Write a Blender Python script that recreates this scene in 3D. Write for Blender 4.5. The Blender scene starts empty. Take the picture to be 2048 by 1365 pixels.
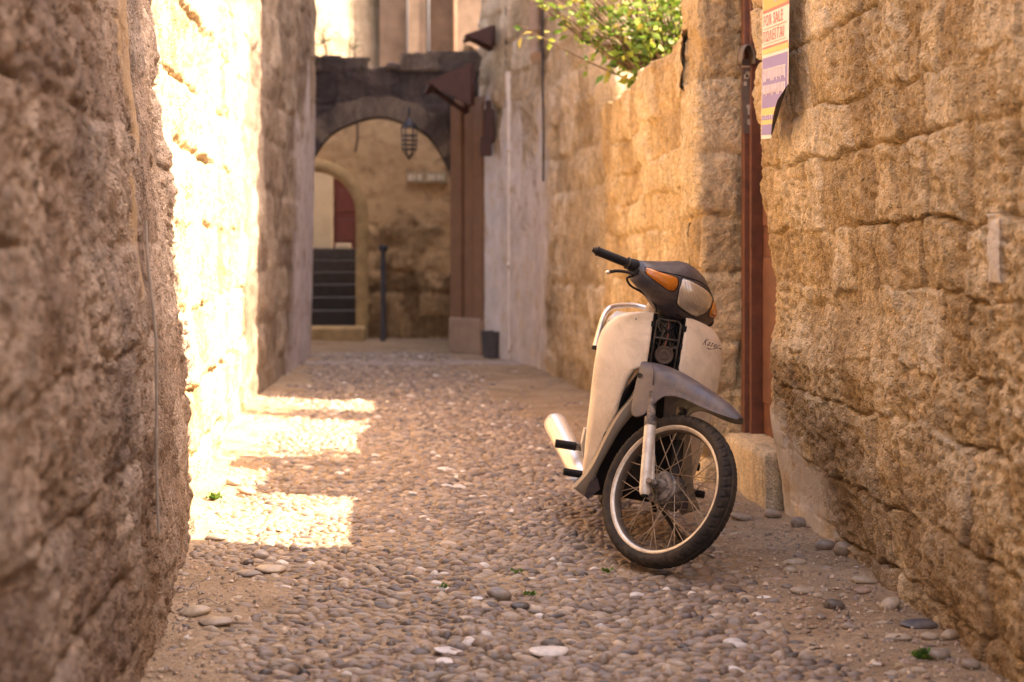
import bpy, bmesh, math, random
import numpy as np
from mathutils import Matrix, Vector
random.seed(7)
RNG = np.random.default_rng(11)
rad = math.radians
SC = bpy.context.scene
COL = SC.collection

# ------------------------------------------------------------------ camera, world, sun, exposure
EYE = 1.155
cam = bpy.data.cameras.new('camera')
cam.sensor_width = 36.0; cam.lens = 50.0
cam.shift_x = 0.1387; cam.shift_y = -0.0889
cam.clip_start = 0.05; cam.clip_end = 400
cam.dof.use_dof = True; cam.dof.focus_distance = 5.2; cam.dof.aperture_fstop = 2.4
co = bpy.data.objects.new('camera', cam); COL.objects.link(co)
co.location = (0, 0, EYE); co.rotation_euler = (rad(90), 0, 0)
SC.camera = co
ELEV = 52.2; AZ = 12.0   # sun stands to the right of the alley, a little behind the camera
w = bpy.data.worlds.new('World'); SC.world = w; w.use_nodes = True
nt = w.node_tree; bg = nt.nodes['Background']
sky = nt.nodes.new('ShaderNodeTexSky'); sky.sky_type = 'NISHITA'; sky.sun_disc = False
sky.sun_elevation = rad(ELEV); sky.sun_rotation = rad(90 + AZ)
sky.dust_density = 3.0; sky.ozone_density = 0.6
nt.links.new(sky.outputs[0], bg.inputs[0]); bg.inputs[1].default_value = 0.15
sl = bpy.data.lights.new('sun', 'SUN'); sl.energy = 4.2; sl.angle = rad(0.5); sl.color = (1.0, 0.93, 0.80)
so = bpy.data.objects.new('sun', sl); COL.objects.link(so)
so.rotation_mode = 'QUATERNION'; so.rotation_quaternion = Vector((-math.cos(rad(ELEV))*math.cos(rad(AZ)), math.cos(rad(ELEV))*math.sin(rad(AZ)), -math.sin(rad(ELEV)))).to_track_quat('-Z', 'Y'); so.location = (6, 6, 9)
SC.view_settings.view_transform = 'Standard'; SC.view_settings.look = 'None'
SC.view_settings.gamma = 1.0; SC.view_settings.exposure = 2.78
SC.view_settings.use_white_balance = True
SC.view_settings.white_balance_temperature = 8350
SC.view_settings.white_balance_tint = 21
try:
    SC.cycles.max_bounces = 8; SC.cycles.diffuse_bounces = 5
    SC.cycles.use_denoising = True
except Exception:
    pass

# ------------------------------------------------------------------ noise helpers
def _h(ix, iy, s):
    n = (ix.astype(np.int64) * 374761393 + iy.astype(np.int64) * 668265263 + s * 974711) & 0xffffffff
    n = ((n ^ (n >> 13)) * 1274126177) & 0xffffffff
    return ((n ^ (n >> 16)) & 0xffffff) / float(0xffffff)
def vn(x, y, s=0):
    ix = np.floor(x); iy = np.floor(y); fx = x - ix; fy = y - iy
    fx = fx*fx*(3-2*fx); fy = fy*fy*(3-2*fy); ix = ix.astype(int); iy = iy.astype(int)
    a = _h(ix, iy, s); b = _h(ix+1, iy, s); c = _h(ix, iy+1, s); d = _h(ix+1, iy+1, s)
    return (a*(1-fx)+b*fx)*(1-fy) + (c*(1-fx)+d*fx)*fy
def fbm(x, y, s=0, o=4, g=0.5):
    t = 0; a = 1; n = 0
    for k in range(o):
        t = t + a*(vn(x, y, s+17*k)-0.5); n += a; a *= g; x = x*2.03+5.1; y = y*2.03+9.7
    return t/n*2
def worley(x, y, s=0):
    ix = np.floor(x).astype(int); iy = np.floor(y).astype(int)
    f1 = np.full(x.shape, 9.0); f2 = f1.copy(); idd = np.zeros(x.shape)
    for dx in (-1, 0, 1):
        for dy in (-1, 0, 1):
            cx = ix+dx; cy = iy+dy
            px = cx + _h(cx, cy, s); py = cy + _h(cx, cy, s+5)
            d = np.hypot(px-x, py-y)
            m = d < f1
            f2 = np.where(m, f1, np.minimum(f2, d)); idd = np.where(m, _h(cx, cy, s+9), idd); f1 = np.where(m, d, f1)
    return f1, f2, idd

# ------------------------------------------------------------------ object helpers
def mk(name, verts, faces, mats, parent=None, smooth=True, midx=None, tone=None):
    """faces: (n,4) int array / list of tuples"""
    me = bpy.data.meshes.new(name)
    verts = np.asarray(verts, np.float32)
    if isinstance(faces, np.ndarray):
        nf, k = faces.shape
        me.vertices.add(len(verts)); me.vertices.foreach_set('co', verts.ravel())
        me.loops.add(nf*k); me.loops.foreach_set('vertex_index', faces.astype(np.int32).ravel())
        me.polygons.add(nf); me.polygons.foreach_set('loop_start', np.arange(0, nf*k, k, dtype=np.int32))
        try: me.polygons.foreach_set('loop_total', np.full(nf, k, np.int32))
        except Exception: pass
    else:
        me.from_pydata(verts.tolist(), [], [tuple(int(i) for i in f) for f in faces])
    if midx is not None: me.polygons.foreach_set('material_index', np.asarray(midx, np.int32))
    me.update(calc_edges=True); me.validate()
    if tone is not None:
        a = me.color_attributes.new('tone', 'FLOAT_COLOR', 'POINT')
        t = np.ones((len(verts), 4), np.float32); t[:, :tone.shape[1]] = tone
        a.data.foreach_set('color', t.ravel())
    if smooth: me.shade_smooth()
    for m in (mats if isinstance(mats, (list, tuple)) else [mats]): me.materials.append(m)
    o = bpy.data.objects.new(name, me); COL.objects.link(o)
    if parent is not None: o.parent = parent
    return o
def tag(o, label=None, cat=None, group=None, kind=None):
    if label: o['label'] = label
    if cat: o['category'] = cat; o['kind'] = 'thing'
    if group: o['group'] = group
    if kind: o['kind'] = kind
    return o
def empty(name, loc=(0, 0, 0), **k):
    o = bpy.data.objects.new(name, None); COL.objects.link(o); o.location = loc
    o.empty_display_size = 0.1
    return tag(o, **k)

class MB:
    def __init__(s): s.v = []; s.f = []; s.m = []; s.n = 0; s.f3 = None
    def add(s, V, F, mi=0, xf=None):
        V = np.asarray(V, float).reshape(-1, 3)
        if xf is not None: V = xf(V)
        s.v.append(V)
        for f in F: s.f.append(tuple(int(i)+s.n for i in f)); s.m.append(mi)
        s.n += len(V); return s
    def box(s, a, b, mi=0, xf=None):
        x0, y0, z0 = np.minimum(a, b); x1, y1, z1 = np.maximum(a, b)
        V = [(x0,y0,z0),(x1,y0,z0),(x1,y1,z0),(x0,y1,z0),(x0,y0,z1),(x1,y0,z1),(x1,y1,z1),(x0,y1,z1)]
        return s.add(V, [(0,3,2,1),(4,5,6,7),(0,1,5,4),(1,2,6,5),(2,3,7,6),(3,0,4,7)], mi, xf)
    def tube(s, P, r, n=10, mi=0, xf=None, cap=True):
        P = np.asarray(P, float); r = np.broadcast_to(r, (len(P),)).astype(float)
        T = np.gradient(P, axis=0); T /= np.linalg.norm(T, axis=1)[:, None]+1e-12
        up = np.array([0, 0, 1.0]) if abs(T[0][2]) < .9 else np.array([1.0, 0, 0])
        V = []; u = np.cross(T[0], up); u /= np.linalg.norm(u)
        for i in range(len(P)):
            u = u - T[i]*np.dot(u, T[i]); u /= np.linalg.norm(u); q = np.cross(T[i], u)
            for k in range(n):
                a = 2*math.pi*k/n; V.append(P[i]+r[i]*(math.cos(a)*u+math.sin(a)*q))
        F = [(i*n+k, i*n+(k+1) % n, (i+1)*n+(k+1) % n, (i+1)*n+k) for i in range(len(P)-1) for k in range(n)]
        if cap: F += [tuple(range(n))[::-1], tuple(range((len(P)-1)*n, len(P)*n))]
        return s.add(V, F, mi, xf)
    def lathe(s, prof, c, ax, n=32, mi=0, xf=None):
        """prof: list of (along axis, radius)"""
        ax = np.array(ax, float); ax /= np.linalg.norm(ax)
        up = np.array([0, 0, 1.0]) if abs(ax[2]) < .9 else np.array([1.0, 0, 0])
        u = np.cross(ax, up); u /= np.linalg.norm(u); q = np.cross(ax, u); V = []
        for h, r in prof:
            for k in range(n):
                a = 2*math.pi*k/n; V.append(np.array(c)+ax*h+r*(math.cos(a)*u+math.sin(a)*q))
        m = len(prof)
        F = [(i*n+k, i*n+(k+1) % n, (i+1)*n+(k+1) % n, (i+1)*n+k) for i in range(m-1) for k in range(n)]
        return s.add(V, F, mi, xf)
    def loft(s, secs, mi=0, xf=None, closed=True, cap=True):
        n = len(secs[0]); V = [p for q in secs for p in q]; k2 = n if closed else n-1
        F = [(i*n+k, i*n+(k+1) % n, (i+1)*n+(k+1) % n, (i+1)*n+k) for i in range(len(secs)-1) for k in range(k2)]
        if closed and cap: F += [tuple(range(n))[::-1], tuple(range((len(secs)-1)*n, len(secs)*n))]
        return s.add(V, F, mi, xf)
    def build(s, name, mats, parent=None, smooth=True, bevel=0, sub=0, solid=0, auto=None):
        o = mk(name, np.concatenate(s.v), s.f, mats, parent, smooth, s.m)
        bm = bmesh.new(); bm.from_mesh(o.data); bmesh.ops.recalc_face_normals(bm, faces=bm.faces); bm.to_mesh(o.data); bm.free()
        if solid:
            m = o.modifiers.new('solid', 'SOLIDIFY'); m.thickness = solid; m.offset = 0
        if bevel:
            m = o.modifiers.new('bevel', 'BEVEL'); m.width = bevel; m.segments = 2; m.limit_method = 'ANGLE'; m.angle_limit = rad(35)
        if sub:
            m = o.modifiers.new('sub', 'SUBSURF'); m.levels = sub; m.render_levels = sub
        if smooth and auto is not None:
            me = o.data
            me.set_sharp_from_angle(angle=rad(auto))
        return o

def spline(P, n):
    """Catmull-Rom through points"""
    P = np.asarray(P, float); m = len(P); t = np.linspace(0, m-1, n); i = np.clip(t.astype(int), 0, m-2); f = (t-i)[:, None]
    g = lambda k: P[np.clip(k, 0, m-1)]
    a, b, c, d = g(i-1), g(i), g(i+1), g(i+2)
    return 0.5*((2*b)+(-a+c)*f+(2*a-5*b+4*c-d)*f*f+(-a+3*b-3*c+d)*f**3)

# ------------------------------------------------------------------ materials
def newmat(name):
    m = bpy.data.materials.new(name); m.use_nodes = True
    return m, m.node_tree, m.node_tree.nodes['Principled BSDF']
def N(nt, t, **k):
    n = nt.nodes.new(t)
    for a, b in k.items():
        if a.startswith('i_'): n.inputs[a[2:].replace('_', ' ')].default_value = b
        else: setattr(n, a, b)
    return n
def noise(nt, scale, detail=5, rough=0.6, vec=None, dist=0):
    n = N(nt, 'ShaderNodeTexNoise'); n.inputs['Scale'].default_value = scale; n.inputs['Detail'].default_value = detail
    n.inputs['Roughness'].default_value = rough; n.inputs['Distortion'].default_value = dist
    if vec is not None: nt.links.new(vec, n.inputs['Vector'])
    return n.outputs['Fac']
def ramp(nt, fac, stops):
    r = nt.nodes.new('ShaderNodeValToRGB'); e = r.color_ramp.elements
    e[0].position = stops[0][0]; e[0].color = (*stops[0][1], 1)
    e[1].position = stops[-1][0]; e[1].color = (*stops[-1][1], 1)
    for p, c in stops[1:-1]:
        x = e.new(p); x.color = (*c, 1)
    nt.links.new(fac, r.inputs[0]); return r.outputs[0]
def mixc(nt, fac, a, b, mode='MIX'):
    m = nt.nodes.new('ShaderNodeMix'); m.data_type = 'RGBA'; m.blend_type = mode
    for v, i in ((fac, 0), (a, 6), (b, 7)):
        if hasattr(v, 'is_linked'): nt.links.new(v, m.inputs[i])
        elif i == 0: m.inputs[i].default_value = v
        else: m.inputs[i].default_value = (*v, 1) if len(v) == 3 else v
    return m.outputs[2]
def math_(nt, op, a, b=0, c=0):
    m = nt.nodes.new('ShaderNodeMath'); m.operation = op
    for v, i in ((a, 0), (b, 1), (c, 2)):
        if hasattr(v, 'is_linked'): nt.links.new(v, m.inputs[i])
        else: m.inputs[i].default_value = v
    return m.outputs[0]
def g3(v): return (v, v, v)
def bump(nt, b, h, strength=0.5, dist=0.01, prev=None):
    n = nt.nodes.new('ShaderNodeBump'); n.inputs['Strength'].default_value = strength; n.inputs['Distance'].default_value = dist
    nt.links.new(h, n.inputs['Height'])
    if prev is not None: nt.links.new(prev, n.inputs['Normal'])
    if b is not None: nt.links.new(n.outputs[0], b.inputs['Normal'])
    return n.outputs[0]
def objvec(nt, sc=(1, 1, 1)):
    tc = nt.nodes.new('ShaderNodeTexCoord'); mp = nt.nodes.new('ShaderNodeMapping'); mp.inputs['Scale'].default_value = sc
    nt.links.new(tc.outputs['Object'], mp.inputs[0]); return mp.outputs[0]

def stone_mat(name, c1, c2, c3, stain=(0.20, 0.165, 0.13), plaster=(0.62, 0.56, 0.50), stainamt=0.5, pit=1.0, damp=(0.24, 0.145, 0.08)):
    m, nt, b = newmat(name); v = objvec(nt)
    at = N(nt, 'ShaderNodeVertexColor', layer_name='tone')
    sp = nt.nodes.new('ShaderNodeSeparateColor'); nt.links.new(at.outputs[0], sp.inputs[0])
    n1 = noise(nt, 3.2, 6, 0.65, v, 0.4); n2 = noise(nt, 34, 5, 0.75, v); n3 = noise(nt, 1.1, 4, 0.6, v)
    f = math_(nt, 'ADD', math_(nt, 'MULTIPLY', n1, 0.75), math_(nt, 'SUBTRACT', math_(nt, 'MULTIPLY', sp.outputs[0], 0.60), 0.12))
    base = ramp(nt, f, [(0.28, c1), (0.52, c2), (0.78, c3)])
    fine = ramp(nt, n2, [(0.30, g3(0.62)), (0.52, g3(1.0)), (0.75, g3(1.22))])
    base = mixc(nt, 1.0, base, fine, 'MULTIPLY')
    n5 = noise(nt, 130, 3, 0.7, v)
    vs = objvec(nt, (1, 1, 0.22)); base = mixc(nt, 1.0, base, ramp(nt, noise(nt, 17, 5, 0.7, vs), [(0.30, g3(0.66)), (0.5, g3(1.0)), (0.72, g3(1.18))]), 'MULTIPLY')
    base = mixc(nt, 1.0, base, ramp(nt, n5, [(0.34, g3(0.72)), (0.5, g3(1.0)), (0.7, g3(1.15))]), 'MULTIPLY')
    st = ramp(nt, math_(nt, 'ADD', math_(nt, 'MULTIPLY', n3, 0.7), math_(nt, 'MULTIPLY', noise(nt, 9, 5, 0.7, v, 0.6), 0.3)), [(0.50, g3(0)), (0.66, g3(1))])
    base = mixc(nt, math_(nt, 'MULTIPLY', st, stainamt), base, stain)
    pf = math_(nt, 'MULTIPLY', sp.outputs[1], ramp(nt, noise(nt, 5.5, 6, 0.75, v, 0.3), [(0.36, g3(0.12)), (0.50, g3(1.0))]))
    base = mixc(nt, math_(nt, 'MULTIPLY', sp.outputs[2], 0.62), base, mixc(nt, 1.0, damp, fine, 'MULTIPLY'))
    base = mixc(nt, pf, base, mixc(nt, 1.0, plaster, ramp(nt, n1, [(0.3, g3(0.75)), (0.7, g3(1.1))]), 'MULTIPLY'))
    nt.links.new(base, b.inputs['Base Color']); b.inputs['Roughness'].default_value = 0.93
    b.inputs['Specular IOR Level'].default_value = 0.12
    vo = N(nt, 'ShaderNodeTexVoronoi'); vo.inputs['Scale'].default_value = 55; nt.links.new(v, vo.inputs['Vector'])
    pits = ramp(nt, vo.outputs['Distance'], [(0.05, g3(0)), (0.36, g3(1))])
    k = math_(nt, 'SUBTRACT', 1.0, math_(nt, 'MULTIPLY', sp.outputs[1], 0.8))
    h = math_(nt, 'MULTIPLY', math_(nt, 'ADD', math_(nt, 'MULTIPLY', pits, 0.4*pit), math_(nt, 'ADD', n2, math_(nt, 'MULTIPLY', n5, 0.5))), k)
    bump(nt, b, h, 1.0, 0.022)
    return m
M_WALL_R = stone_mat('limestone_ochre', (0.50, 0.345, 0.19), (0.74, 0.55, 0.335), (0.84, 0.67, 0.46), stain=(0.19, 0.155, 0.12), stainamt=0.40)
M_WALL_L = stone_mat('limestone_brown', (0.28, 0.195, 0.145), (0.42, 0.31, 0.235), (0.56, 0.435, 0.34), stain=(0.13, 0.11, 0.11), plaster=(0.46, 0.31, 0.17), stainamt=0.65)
M_WALL_G = stone_mat('limestone_pale', (0.50, 0.34, 0.185), (0.70, 0.51, 0.30), (0.80, 0.62, 0.40), stain=(0.27, 0.21, 0.145), stainamt=0.35)
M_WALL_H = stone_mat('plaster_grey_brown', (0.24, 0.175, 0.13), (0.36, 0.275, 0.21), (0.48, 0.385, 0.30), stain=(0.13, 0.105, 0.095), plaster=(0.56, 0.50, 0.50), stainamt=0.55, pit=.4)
M_WALL_H2 = stone_mat('weathered_house_stone', (0.38, 0.28, 0.18), (0.58, 0.45, 0.31), (0.70, 0.57, 0.43), stain=(0.20, 0.16, 0.13), plaster=(0.66, 0.60, 0.58), stainamt=0.5, pit=.6)
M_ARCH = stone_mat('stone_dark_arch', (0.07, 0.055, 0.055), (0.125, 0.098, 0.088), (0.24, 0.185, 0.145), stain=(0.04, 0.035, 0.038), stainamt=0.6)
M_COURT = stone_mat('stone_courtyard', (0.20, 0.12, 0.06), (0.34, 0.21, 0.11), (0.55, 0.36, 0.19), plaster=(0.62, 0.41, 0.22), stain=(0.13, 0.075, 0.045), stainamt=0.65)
M_SUNW = stone_mat('stone_sunny_house', (0.30, 0.24, 0.16), (0.40, 0.33, 0.23), (0.48, 0.40, 0.30), stainamt=0.2)

def simple(name, col, rough=0.6, metal=0.0, var=0.25, scale=20, bmp=0.0, spec=0.5, coat=0, dirt=None, dirtamt=0.5, dscale=8):
    m, nt, b = newmat(name); v = objvec(nt); n = noise(nt, scale, 5, 0.65, v)
    c = mixc(nt, 1.0, col, ramp(nt, n, [(0.3, g3(1-var)), (0.7, g3(1+var*0.6))]), 'MULTIPLY')
    if dirt is not None:
        d = ramp(nt, noise(nt, dscale, 7, 0.75, v, 0.5), [(0.42, g3(0)), (0.66, g3(1))])
        d = math_(nt, 'MULTIPLY', d, dirtamt)
        c = mixc(nt, d, c, dirt)
        nt.links.new(math_(nt, 'ADD', rough, math_(nt, 'MULTIPLY', d, 0.3)), b.inputs['Roughness'])
    else: b.inputs['Roughness'].default_value = rough
    nt.links.new(c, b.inputs['Base Color']); b.inputs['Metallic'].default_value = metal
    b.inputs['Specular IOR Level'].default_value = spec; b.inputs['Coat Weight'].default_value = coat
    if bmp: bump(nt, b, noise(nt, scale*3, 4, 0.6, v), bmp, 0.004)
    return m
M_CREAM = simple('cream_painted_plastic', (0.86, 0.71, 0.55), 0.34, var=0.06, scale=5, coat=0.15, dirt=(0.44, 0.33, 0.22), dirtamt=0.55, dscale=6)
M_GREY = simple('worn_grey_plastic', (0.070, 0.062, 0.078), 0.42, var=0.35, scale=12, spec=0.5, dirt=(0.20, 0.15, 0.115), dirtamt=0.7, dscale=7, bmp=0.12)
M_GREYD = simple('dark_grey_plastic', (0.040, 0.035, 0.045), 0.34, var=0.35, scale=12, spec=0.55, dirt=(0.16, 0.115, 0.085), dirtamt=0.6, dscale=11, bmp=0.1)
M_BEIGE = simple('dusty_beige_plastic', (0.30, 0.25, 0.20), 0.55, var=0.15, scale=9, dirt=(0.38, 0.29, 0.20), dirtamt=0.6)
M_BLACK = simple('black_rubber', (0.010, 0.009, 0.010), 0.6, var=0.3, scale=30, bmp=0.2, spec=0.25)
M_DIRTYBLACK = simple('dirty_black_metal', (0.016, 0.014, 0.013), 0.6, var=0.4, scale=25, spec=0.3, dirt=(0.06, 0.045, 0.03), dirtamt=0.6, dscale=20)
M_TYRE = simple('dusty_tyre_rubber', (0.030, 0.025, 0.022), 0.8, var=0.25, scale=25, spec=0.2, dirt=(0.11, 0.08, 0.055), dirtamt=0.6, dscale=10, bmp=0.25)
M_SILVER = simple('silver_metal', (0.72, 0.70, 0.68), 0.28, 0.9, var=0.08, scale=20, dirt=(0.4, 0.33, 0.25), dirtamt=0.3)
M_FORK = simple('painted_fork_metal', (0.70, 0.64, 0.56), 0.38, 0.25, var=0.1, scale=20, dirt=(0.30, 0.21, 0.13), dirtamt=0.5, dscale=14)
M_RIM = simple('aluminium_rim', (0.70, 0.62, 0.52), 0.38, 0.6, var=0.12, scale=20, dirt=(0.28, 0.2, 0.14), dirtamt=0.6, dscale=12)
M_RIMIN = simple('dull_rim_well', (0.16, 0.13, 0.105), 0.5, 0.5, var=0.2, scale=20, dirt=(0.15, 0.1, 0.07))
M_SPOKE = simple('rusty_spoke_steel', (0.36, 0.27, 0.19), 0.45, 0.6, var=0.3, scale=40)
M_HUB = simple('dirty_hub', (0.05, 0.042, 0.038), 0.6, 0.2, var=0.4, scale=30, dirt=(0.42, 0.33, 0.26), dirtamt=0.9, dscale=24, bmp=0.4)
M_HORN = simple('dusty_horn_metal', (0.10, 0.065, 0.045), 0.55, 0.3, var=0.2, scale=30)
M_MUFF = simple('silver_muffler_shield', (0.78, 0.74, 0.70), 0.30, 0.55, var=0.05, scale=15, dirt=(0.62, 0.5, 0.36), dirtamt=0.35, dscale=6)
M_SEAT = simple('black_vinyl', (0.02, 0.019, 0.02), 0.45, var=0.2, scale=20)
M_WIREG = simple('grey_brown_cable', (0.075, 0.058, 0.045), 0.6, var=0.4, scale=40)
M_WIRER = simple('red_wire', (0.30, 0.10, 0.06), 0.6)
M_TEXT = simple('purple_black_decal', (0.06, 0.035, 0.05), 0.5, var=0)
M_WOODR = simple('red_brown_wood', (0.145, 0.052, 0.03), 0.6, var=0.35, scale=14, bmp=0.2)
M_WOODD = simple('dark_red_door', (0.10, 0.022, 0.018), 0.5, var=0.2, scale=14)
M_WOODB = simple('ochre_brown_wood', (0.19, 0.095, 0.05), 0.7, var=0.2, scale=5, bmp=0.2)
M_RUST = simple('rusty_brown_tin', (0.06, 0.022, 0.018), 0.7, var=0.3, scale=14, bmp=0.2)
M_PIPEW = simple('white_pipe_paint', (0.66, 0.60, 0.55), 0.5, var=0.12, scale=8)
M_PIPEB = simple('clay_pipe', (0.30, 0.20, 0.14), 0.7, var=0.2, scale=8)
M_IRON = simple('dark_iron', (0.035, 0.033, 0.038), 0.5, 0.4, var=0.2)
M_POLE = simple('blue_grey_pipe', (0.07, 0.07, 0.085), 0.5, 0.1, var=0.2)
M_CABLE = simple('pale_cable', (0.33, 0.27, 0.22), 0.6)
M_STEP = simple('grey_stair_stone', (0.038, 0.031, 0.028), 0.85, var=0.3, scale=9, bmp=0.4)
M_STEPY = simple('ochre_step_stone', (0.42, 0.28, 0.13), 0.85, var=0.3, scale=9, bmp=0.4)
M_CREAMW = simple('cream_limewash', (0.42, 0.34, 0.22), 0.9, var=0.15, scale=4)
M_NOTICE = simple('weathered_brown_board', (0.13, 0.10, 0.085), 0.6, var=0.3, scale=16)
M_STICK = simple('pale_sticker', (0.42, 0.38, 0.33), 0.6, var=0.2)
M_PIPEBLK = simple('charcoal_pot', (0.06, 0.055, 0.065), 0.6)

def amber():
    m, nt, b = newmat('amber_lens'); v = objvec(nt)
    c = ramp(nt, noise(nt, 22, 4, 0.6, v), [(0.3, (0.36, 0.095, 0.008)), (0.7, (0.68, 0.22, 0.02))])
    nt.links.new(c, b.inputs['Base Color']); b.inputs['Roughness'].default_value = 0.22; b.inputs['Coat Weight'].default_value = 0.6
    b.inputs['Subsurface Weight'].default_value = 0.2; b.inputs['Subsurface Scale'].default_value = 0.01
    wv = N(nt, 'ShaderNodeTexWave'); wv.inputs['Scale'].default_value = 60; wv.bands_direction = 'Y'; nt.links.new(v, wv.inputs['Vector'])
    bump(nt, b, wv.outputs['Fac'], 0.25, 0.002)
    return m
M_AMBER = amber()
def lensm():
    m, nt, b = newmat('headlight_glass'); v = objvec(nt)
    c = ramp(nt, noise(nt, 11, 3, 0.6, v), [(0.3, (0.50, 0.42, 0.34)), (0.7, (0.90, 0.84, 0.75))])
    wv = N(nt, 'ShaderNodeTexWave'); wv.inputs['Scale'].default_value = 52; wv.bands_direction = 'Y'; nt.links.new(v, wv.inputs['Vector'])
    c = mixc(nt, 0.5, c, ramp(nt, wv.outputs['Fac'], [(0.2, (0.25, 0.2, 0.16)), (0.8, (0.7, 0.63, 0.53))]))
    nt.links.new(c, b.inputs['Base Color']); b.inputs['Metallic'].default_value = 0.6
    b.inputs['Roughness'].default_value = 0.18; b.inputs['Coat Weight'].default_value = 1.0; b.inputs['Coat Roughness'].default_value = 0.08
    bump(nt, b, wv.outputs['Fac'], 0.5, 0.003)
    return m
M_LENS = lensm()
def leafm(name, cols):
    m, nt, b = newmat(name)
    at = N(nt, 'ShaderNodeVertexColor', layer_name='tone'); sp = nt.nodes.new('ShaderNodeSeparateColor'); nt.links.new(at.outputs[0], sp.inputs[0])
    c = ramp(nt, sp.outputs[0], cols); nt.links.new(c, b.inputs['Base Color']); b.inputs['Roughness'].default_value = 0.5
    tr = nt.nodes.new('ShaderNodeBsdfTranslucent'); nt.links.new(c, tr.inputs[0])
    mx = nt.nodes.new('ShaderNodeMixShader'); mx.inputs[0].default_value = 0.45
    nt.links.new(b.outputs[0], mx.inputs[1]); nt.links.new(tr.outputs[0], mx.inputs[2])
    nt.links.new(mx.outputs[0], nt.nodes['Material Output'].inputs[0]); return m
M_LEAF = leafm('yellow_green_leaf', [(0, (0.035, 0.09, 0.02)), (0.4, (0.11, 0.22, 0.03)), (0.8, (0.30, 0.40, 0.07)), (1, (0.52, 0.40, 0.10))])
M_TWIG = simple('dry_twig', (0.12, 0.07, 0.04), 0.8)
def pebm():
    m, nt, b = newmat('river_pebble'); v = objvec(nt)
    at = N(nt, 'ShaderNodeVertexColor', layer_name='tone')
    n = noise(nt, 45, 5, 0.65, v)
    c = mixc(nt, 1.0, at.outputs[0], ramp(nt, n, [(0.3, g3(0.72)), (0.7, g3(1.2))]), 'MULTIPLY')
    d = ramp(nt, noise(nt, 5, 5, 0.7, v), [(0.45, g3(0)), (0.7, g3(1))])
    c = mixc(nt, math_(nt, 'MULTIPLY', d, 0.35), c, (0.36, 0.27, 0.19))
    nt.links.new(c, b.inputs['Base Color']); b.inputs['Roughness'].default_value = 0.40
    b.inputs['Specular IOR Level'].default_value = 0.42
    bump(nt, b, noise(nt, 90, 3, 0.6, v), 0.2, 0.004)
    return m
M_PEB = pebm()
def soilm():
    m, nt, b = newmat('dusty_soil'); v = objvec(nt)
    n = noise(nt, 2.2, 6, 0.7, v, 0.5); n2 = noise(nt, 60, 5, 0.75, v)
    c = ramp(nt, n, [(0.3, (0.24, 0.16, 0.10)), (0.55, (0.38, 0.27, 0.175)), (0.75, (0.50, 0.375, 0.255))])
    c = mixc(nt, 1.0, c, ramp(nt, n2, [(0.3, g3(0.6)), (0.7, g3(1.25))]), 'MULTIPLY')
    nt.links.new(c, b.inputs['Base Color']); b.inputs['Roughness'].default_value = 0.95; b.inputs['Specular IOR Level'].default_value = 0.1
    bump(nt, b, n2, 0.8, 0.012); return m
M_SOIL = soilm()

# ------------------------------------------------------------------ STONE WALLS (heightfield relief)
def layout(u, v, seed, hc, wc, u0=-8, u1=25, v1=12):
    r = np.random.default_rng(seed)
    vb = [-0.2]
    while vb[-1] < v1: vb.append(vb[-1]+hc*r.uniform(0.72, 1.3))
    vb = np.array(vb); ci = np.clip(np.searchsorted(vb, v)-1, 0, len(vb)-2)
    dv = np.minimum(v-vb[ci], vb[ci+1]-v); pv = (v-vb[ci])/(vb[ci+1]-vb[ci])-0.5
    du = np.zeros_like(u); pu = np.zeros_like(u); bid = np.zeros_like(u)
    for c in np.unique(ci):
        ub = [u0+r.uniform(0, wc)]
        rc = np.random.default_rng(seed*1000+int(c))
        while ub[-1] < u1: ub.append(ub[-1]+wc*rc.uniform(0.55, 1.5))
        ub = np.array(ub); m = ci == c; k = np.clip(np.searchsorted(ub, u[m])-1, 0, len(ub)-2)
        du[m] = np.minimum(u[m]-ub[k], ub[k+1]-u[m]); pu[m] = (u[m]-ub[k])/(ub[k+1]-ub[k])-0.5
        bid[m] = _h(k, np.full_like(k, int(c)), seed)
    return du, dv, pu, pv, bid
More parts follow.
